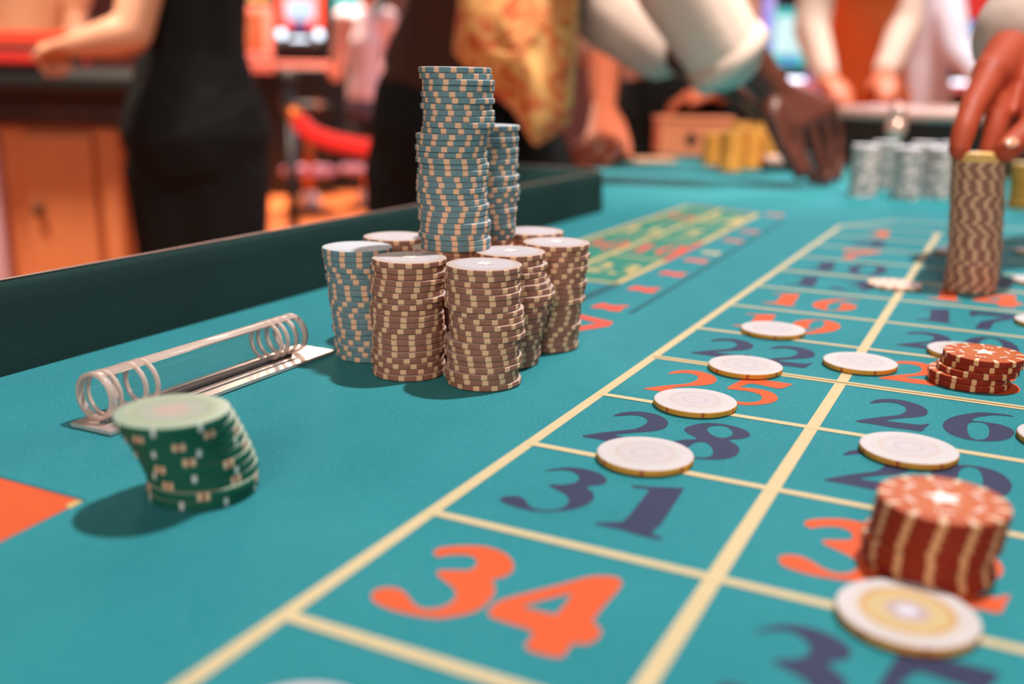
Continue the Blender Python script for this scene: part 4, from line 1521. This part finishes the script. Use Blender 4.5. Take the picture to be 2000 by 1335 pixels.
# neighbouring gaming table at the left
D0 = 2.62
x1 = rat(262, 260, D0)
t = Thing('gaming_table', 0, D0, FLOOR_Z, 'neighbouring gaming table with black padded edge, red felt and orange-brown wooden base', 'table')
H = -FLOOR_Z
zt, zb = zat(142, D0) + H, zat(205, D0) + H
t.box('base_panel', (-2.4, .16, 0), (x1 - .02, .88, zb - .002), 'cabinet_wood', .006)
t.box('apron', (-2.4, .10, zb - .075), (x1 + .02, .90, zb), 'tablewood', .006)
t.box('padded_edge', (-2.5, 0, zb), (x1 + .06, .12, zt), 'padded_black', .03)
t.box('bed', (-2.5, .12, zb), (x1 + .04, .92, zt - .004), 'padded_black', .004)
t.box('felt', (-2.45, .16, zt - .004), (x1 - .02, .88, zt + .002), 'red_felt', .001, label='red felt')
t.box('accent_strip', (-2.45, -.012, zat(138, D0) + H - .001), (rat(85, 130, D0), .02, zat(116, D0) + H), 'red_strip', .004, label='bright red strip on the table edge')
xd0, xd1 = rat(62, 400, D0 + .16), rat(196, 400, D0 + .16)
t.box('back_ledge', (-2.45, .72, zt + .002), (rat(150, 90, D0 + .72), .80, zat(76, D0 + .72) + H), 'red_felt', .006, label='red-orange ledge at the back of the table')
t.box('ledge_band', (-2.45, .50, zt + .002), (rat(150, 90, D0 + .5), .56, zat(101, D0 + .5) + H), 'padded_black', .006)
d = t.box('door', (xd0, .135, .05), (xd1, .159, zb - .10), 'cabinet_wood', .008)
bm = bmesh.new()
kx, kz = rat(80, 425, D0 + .13), zat(425, D0 + .13) + H
bmesh.ops.create_icosphere(bm, subdivisions=2, radius=.016, matrix=Matrix.Translation((kx, .118, kz)))
from_bm('knob', bm, M['tablewood'], d, True)
t.box('pilaster', (rat(198, 400, D0 + .12), .120, 0), (rat(240, 400, D0 + .12), .159, zb - .08), 'cabinet_wood', .012)
t.box('corner_post', (rat(-90, 480, D0 + .12), .115, 0), (rat(12, 480, D0 + .12), .159, zb - .10), 'pale_post', .012, label='pale lilac corner post')

# red velvet rope between two stanchions
D1 = 3.7
posts = []
for i, (u, v) in enumerate(((566, 222), (905, 250))):
    r0 = rat(u, v, D1)
    zt_ = zat(v, D1) + .10 - FLOOR_Z
    t = Thing('stanchion', r0, D1, FLOOR_Z, 'dark rope stanchion %s' % ('at the upper left end of the red rope' if i == 0 else 'behind the dealer, at the far end of the red rope'), 'post', 'rope stanchions')
    t.lathe('base', [(0, 0), (.15, 0), (.15, .02), (.04, .04), (.022, .06), (0, .06)], 'machine')
    t.lathe('pole', [(0, .05), (.020, .05), (.020, zt_), (0, zt_)], 'machine')
    t.lathe('finial', [(0, zt_), (.03, zt_), (.034, zt_ + .012), (.022, zt_ + .03), (0, zt_ + .036)], 'machine')
rope = Thing('velvet_rope', 0, D1, 0, 'bright red velvet rope sagging between stanchions left of the dealer', 'rope')
pts = [(rat(u, v, D1), -.03, zat(v, D1)) for u, v in ((585, 238), (605, 262), (640, 278), (685, 288), (730, 294), (780, 292), (840, 276), (890, 252))]
rope.tube('rope', catmull(pts, 4, False), .033, 'velvet', 14)
rope.tube('end_hook', [(rat(566, 220, D1), -.012, zat(220, D1)), (rat(575, 224, D1), -.03, zat(224, D1)), (rat(588, 242, D1), -.03, zat(242, D1))], [.012, .026, .031], 'brass', 12, label='brass rope end')
rope.tube('end_hook', [(rat(905, 248, D1), -.012, zat(248, D1)), (rat(898, 248, D1), -.03, zat(248, D1)), (rat(888, 254, D1), -.03, zat(254, D1))], [.012, .026, .031], 'brass', 12, label='brass rope end')

# stools before the slot machines
D2 = 7.6
for i, (u, lab) in enumerate(((606, 'chrome-footed black stool, left of the pair by the slot machines'), (719, 'chrome-footed black stool under the seated player in pink-white'))):
    D = D2 if i == 0 else 7.9
    r0 = rat(u, 390, D)
    t = Thing('stool', r0, D, FLOOR_Z, lab, 'stool', 'stools at the slot machines')
    hs = .73 if i == 0 else (st.z - .19 - FLOOR_Z)
    t.lathe('base', [(0, 0), (.055, 0), (.20, .0), (.20, .012), (.10, .03), (.035, .045), (0, .045)], 'machine')
    t.lathe('foot', [(0, .03), (.07, .03), (.082, .06), (.072, .11), (.035, .145), (0, .145)], 'foot_glint', label='polished collar with its bright highlight painted in')
    t.lathe('post', [(0, .05), (.034, .05), (.034, hs), (0, hs)], 'brass', label='bronze post')
    t.tube('footrest', [(.19 * math.cos(a), .19 * math.sin(a), .30) for a in [k * math.pi / 12 for k in range(24)]], .026, 'lilac_reflection', 10, None, True)
    for a in (0, math.pi / 2, math.pi, 3 * math.pi / 2):
        t.tube('spoke', [(.03 * math.cos(a), .03 * math.sin(a), .30), (.19 * math.cos(a), .19 * math.sin(a), .30)], .010, 'chrome', 8)
    t.lathe('seat', [(0, hs), (.17, hs), (.19, hs + .03), (.18, hs + .065), (.1, hs + .075), (0, hs + .075)], 'padded_black')
    if i == 0:
        t.box('backrest', (-.19, -.20, hs + .09), (.19, -.15, hs + .32), 'padded_black', .02)
        for s in (-.12, .12):
            t.tube('bracket', [(s, -.10, hs + .03), (s, -.19, hs + .05), (s, -.185, hs + .16)], .012, 'chrome', 8)


def slot(u0, u1, D, label, screen, frame, panel=None, ztop=1.75, edge=None, lower='machine', deck_bulbs=2, screen_v=(-140, 62), frame_mat='machine_red', deck_v=128, deck_mat='machine_pink'):
    """an upright slot machine: cabinet, screen in a raised frame, button deck with lamps, base"""
    r0, r1 = rat(u0, 100, D), rat(u1, 100, D)
    w = (r1 - r0) / 2
    t = Thing('slot_machine', (r0 + r1) / 2, D, FLOOR_Z, label, 'slot machine', 'slot machines along the back of the hall')
    H = -FLOOR_Z
    zd = zat(deck_v, D) + H
    t.box('base', (-w * .96, .0, 0), (w * .96, .52, zd - .06), lower, .01)
    t.box('cabinet', (-w, .12, zd), (w, .56, ztop), 'machine', .02)
    t.box('deck', (-w, -.14, zd - .06), (w, .56, zd), deck_mat, .015, label='button deck')
    z0, z1 = zat(screen_v[1], D) + H, min(zat(screen_v[0], D) + H, ztop - .1)
    f = t.box('frame', (-w * .92, .085, z0 - .07), (w * .92, .125, z1 + .05), frame_mat, .01)
    t.box('screen', (-w * .62, .072, z0), (w * .62, .088, z1), screen, .004, f)
    if panel:
        t.box('glass_panel', (-w * .35, .070, z0 - .06), (w * .30, .086, z0 - .012), panel, .003, f)
    t.box('topper', (-w * .9, .10, ztop), (w * .9, .40, ztop + .22), frame_mat, .03)
    for k in range(deck_bulbs):
        x = -w * .78 + 1.56 * w * k / max(1, deck_bulbs - 1)
        bm = bmesh.new()
        bmesh.ops.create_icosphere(bm, subdivisions=2, radius=.036, matrix=Matrix.Translation((x, .050, zd + .055)))
        b = from_bm('button_lamp', bm, M['bulb'], t.o, True)
        b['label'] = 'round white lamp'
    t.box('button_row', (-w * .30, -.08, zd), (w * .42, .0, zd + .022), 'bulb', .01, label='lit white button row')
    if edge:
        for s in (-1, 1):
            t.box('edge_light', (s * w - .03, .02, zd - .1), (s * w + .03, .10, ztop), edge, .015, label='purple edge light')
    return t


slot(538, 632, 9.0, 'slot machine with white screen in a red frame, between woman and dealer', 'scr_white', 'machine_red', 'violet', screen_v=(-180, 44), deck_v=86, deck_mat='machine')
slot(646, 742, 9.0, 'slot machine with cyan-white screen, partly behind the player in pink', 'scr_cyan', 'machine_red', 'violet', screen_v=(-180, 46), frame_mat='scr_teal', deck_v=90, deck_mat='machine')
t = slot(430, 532, 8.9, 'slot machine with orange lit panel and pink frame beside the woman', 'scr_orange', 'machine_pink', None, screen_v=(30, 104), frame_mat='machine_pink', deck_bulbs=0, deck_v=148)
t.box('upper_panel', (-.10, .07, zat(8, 8.9) - FLOOR_Z), (.20, .088, zat(-60, 8.9) - FLOOR_Z), 'scr_yellow', .004, label='yellow lit upper panel')
# shelf in front of the machines
t = Thing('counter', rat(565, 140, 8.6), 8.6, FLOOR_Z, 'pink-edged counter shelf under the white-screened slot machine', 'counter')
hw = rat(650, 140, 8.6) - rat(565, 140, 8.6)
zc = zat(128, 8.6) - FLOOR_Z
t.box('top', (-hw, -.10, zat(150, 8.6) - FLOOR_Z), (hw, .14, zc), 'machine_pink', .01)
t.box('front_panel', (-hw * .96, .0, .02), (hw * .96, .12, zat(150, 8.6) - FLOOR_Z), 'machine', .008)
slot(1500, 1600, 6.3, 'slot machine with bright white screen and purple edge lights, right background', 'scr_cream', 'machine', 'scr_blue', screen_v=(22, 96), frame_mat='scr_teal', edge='purple_light', deck_bulbs=0, deck_v=150)
slot(1395, 1478, 7.3, 'red-fronted slot machine left of the purple-lit one', 'scr_red', 'machine_red', None, screen_v=(-60, 10), frame_mat='machine_red', deck_bulbs=0, deck_v=150)
slot(1832, 1922, 6.6, 'slot machine with blue screen under a red panel, far right background', 'scr_blue', 'machine', 'scr_blue', screen_v=(24, 70), frame_mat='scr_blue', deck_bulbs=0, deck_v=150)
t = Thing('lit_sign', rat(1885, 5, 6.5), 6.5, zat(22, 6.5), 'glowing red sign above the blue slot machine screen', 'sign')
t.box('panel', (-.19, 0, 0), (.19, .05, .30), 'scr_red', .01)
t.box('back_frame', (-.20, .05, -.01), (.20, .07, .31), 'machine', .006)

# roulette wheel at the head of the table
wc = PH(1945, 260, 2.12)
wc.z = SURF
wheel = empty('roulette_bowl', wc, 'dark wooden roulette wheel bowl with pale glossy rim, behind the grey chip stacks', 'wheel')
bm = bmesh.new()
RW = .36
zr = zat(205, 1.8)
add_lathe(bm, [(0, 0), (RW * .80, 0), (RW * .88, .01), (RW * .93, .035), (RW * .96, zr - .018), (RW * .96, zr - .012), (RW * .86, zr - .012), (RW * .70, .055), (RW * .4, .035), (0, .03)], 64)
from_bm('bowl', bm, M['bowl'], wheel, True)
bm = bmesh.new()
add_lathe(bm, [(RW * .86, zr - .012), (RW * .985, zr - .020), (RW, zr - .010), (RW * .985, zr), (RW * .88, zr + .002), (RW * .86, zr - .004), (RW * .86, zr - .012)], 64)
from_bm('rim', bm, M['rim_gloss'], wheel, True)['label'] = 'pale glossy rim'
bm = bmesh.new()
add_lathe(bm, [(0, .04), (RW * .55, .045), (RW * .55, .055), (RW * .3, .065), (.03, .085), (.014, .10), (.018, .105), (0, .112)], 48)
from_bm('rotor', bm, M['cabinet_wood'], wheel, True)
for k in range(37):
    a = 2 * math.pi * k / 37
    bm = bmesh.new()
    mt = Matrix.Rotation(a, 4, 'Z')
    add_box(bm, (RW * .42, -.012, .060), (RW * .54, .012, .064), mt, .001)
    from_bm('pocket', bm, M['greenprint'] if k == 0 else (M['red_strip'] if k % 2 else M['dark']), wheel)

# small things around the dealer
m0 = G(1740, 338)
dolly = empty('win_marker', (m0.x, m0.y, SURF), 'pale pink metal marker standing behind the blurred grey stacks', 'marker')
bm = bmesh.new()
add_lathe(bm, [(0, 0), (.022, 0), (.023, .006), (.012, .016), (.009, .05), (.016, .068), (.020, .084), (.014, .098), (0, .102)], 24)
from_bm('stem', bm, M['glass_marker'], dolly, True)
bm = bmesh.new()
bmesh.ops.create_icosphere(bm, subdivisions=2, radius=.016, matrix=Matrix.Translation((0, 0, .112)))
from_bm('knob', bm, M['glass_marker'], dolly, True)

b0 = G(1350, 303)
t = empty('wooden_box', (b0.x, b0.y, SURF), 'orange wooden box standing left of the yellow chips', 'box', None, YAW)
bm = bmesh.new()
add_box(bm, (-.083, -.05, 0), (.083, .05, .074), None, .004)
from_bm('body', bm, M['amber_wood'], t)
bm = bmesh.new()
add_box(bm, (-.086, -.053, .075), (.086, .053, .086), None, .003)
from_bm('lid', bm, M['amber_wood'], t)
bm = bmesh.new()
add_lathe(bm, [(0, 0), (.012, 0), (.012, .006), (.005, .010), (0, .010)], 16, Matrix.Translation((-.01, -.050, .040)) @ Matrix.Rotation(math.pi / 2, 4, 'X'))
from_bm('knob', bm, M['tablewood'], t, True)

b0 = G(1272, 316)
t = empty('plaque', (b0.x, b0.y, SURF), 'flat peach plaque lying on the felt left of the wooden box', 'plaque', None, YAW + .2)
bm = bmesh.new()
add_box(bm, (-.045, -.030, 0), (.045, .030, .008), None, .002)
from_bm('body', bm, M['peach_cloth'], t)
b0 = G(1523, 333)
t = empty('card_shoe', (b0.x, b0.y, SURF), 'low black box with pale pink top between yellow chips and dark hand', 'box', None, YAW)
bm = bmesh.new()
add_box(bm, (-.034, -.025, 0), (.034, .025, .013), None, .002)
from_bm('body', bm, M['dark'], t)
bm = bmesh.new()
add_box(bm, (-.031, -.023, .013), (.031, .023, .027), None, .003)
from_bm('top', bm, M['pale_pink'], t)

# print a coarse size for the log
print('objects', len(SC.objects))
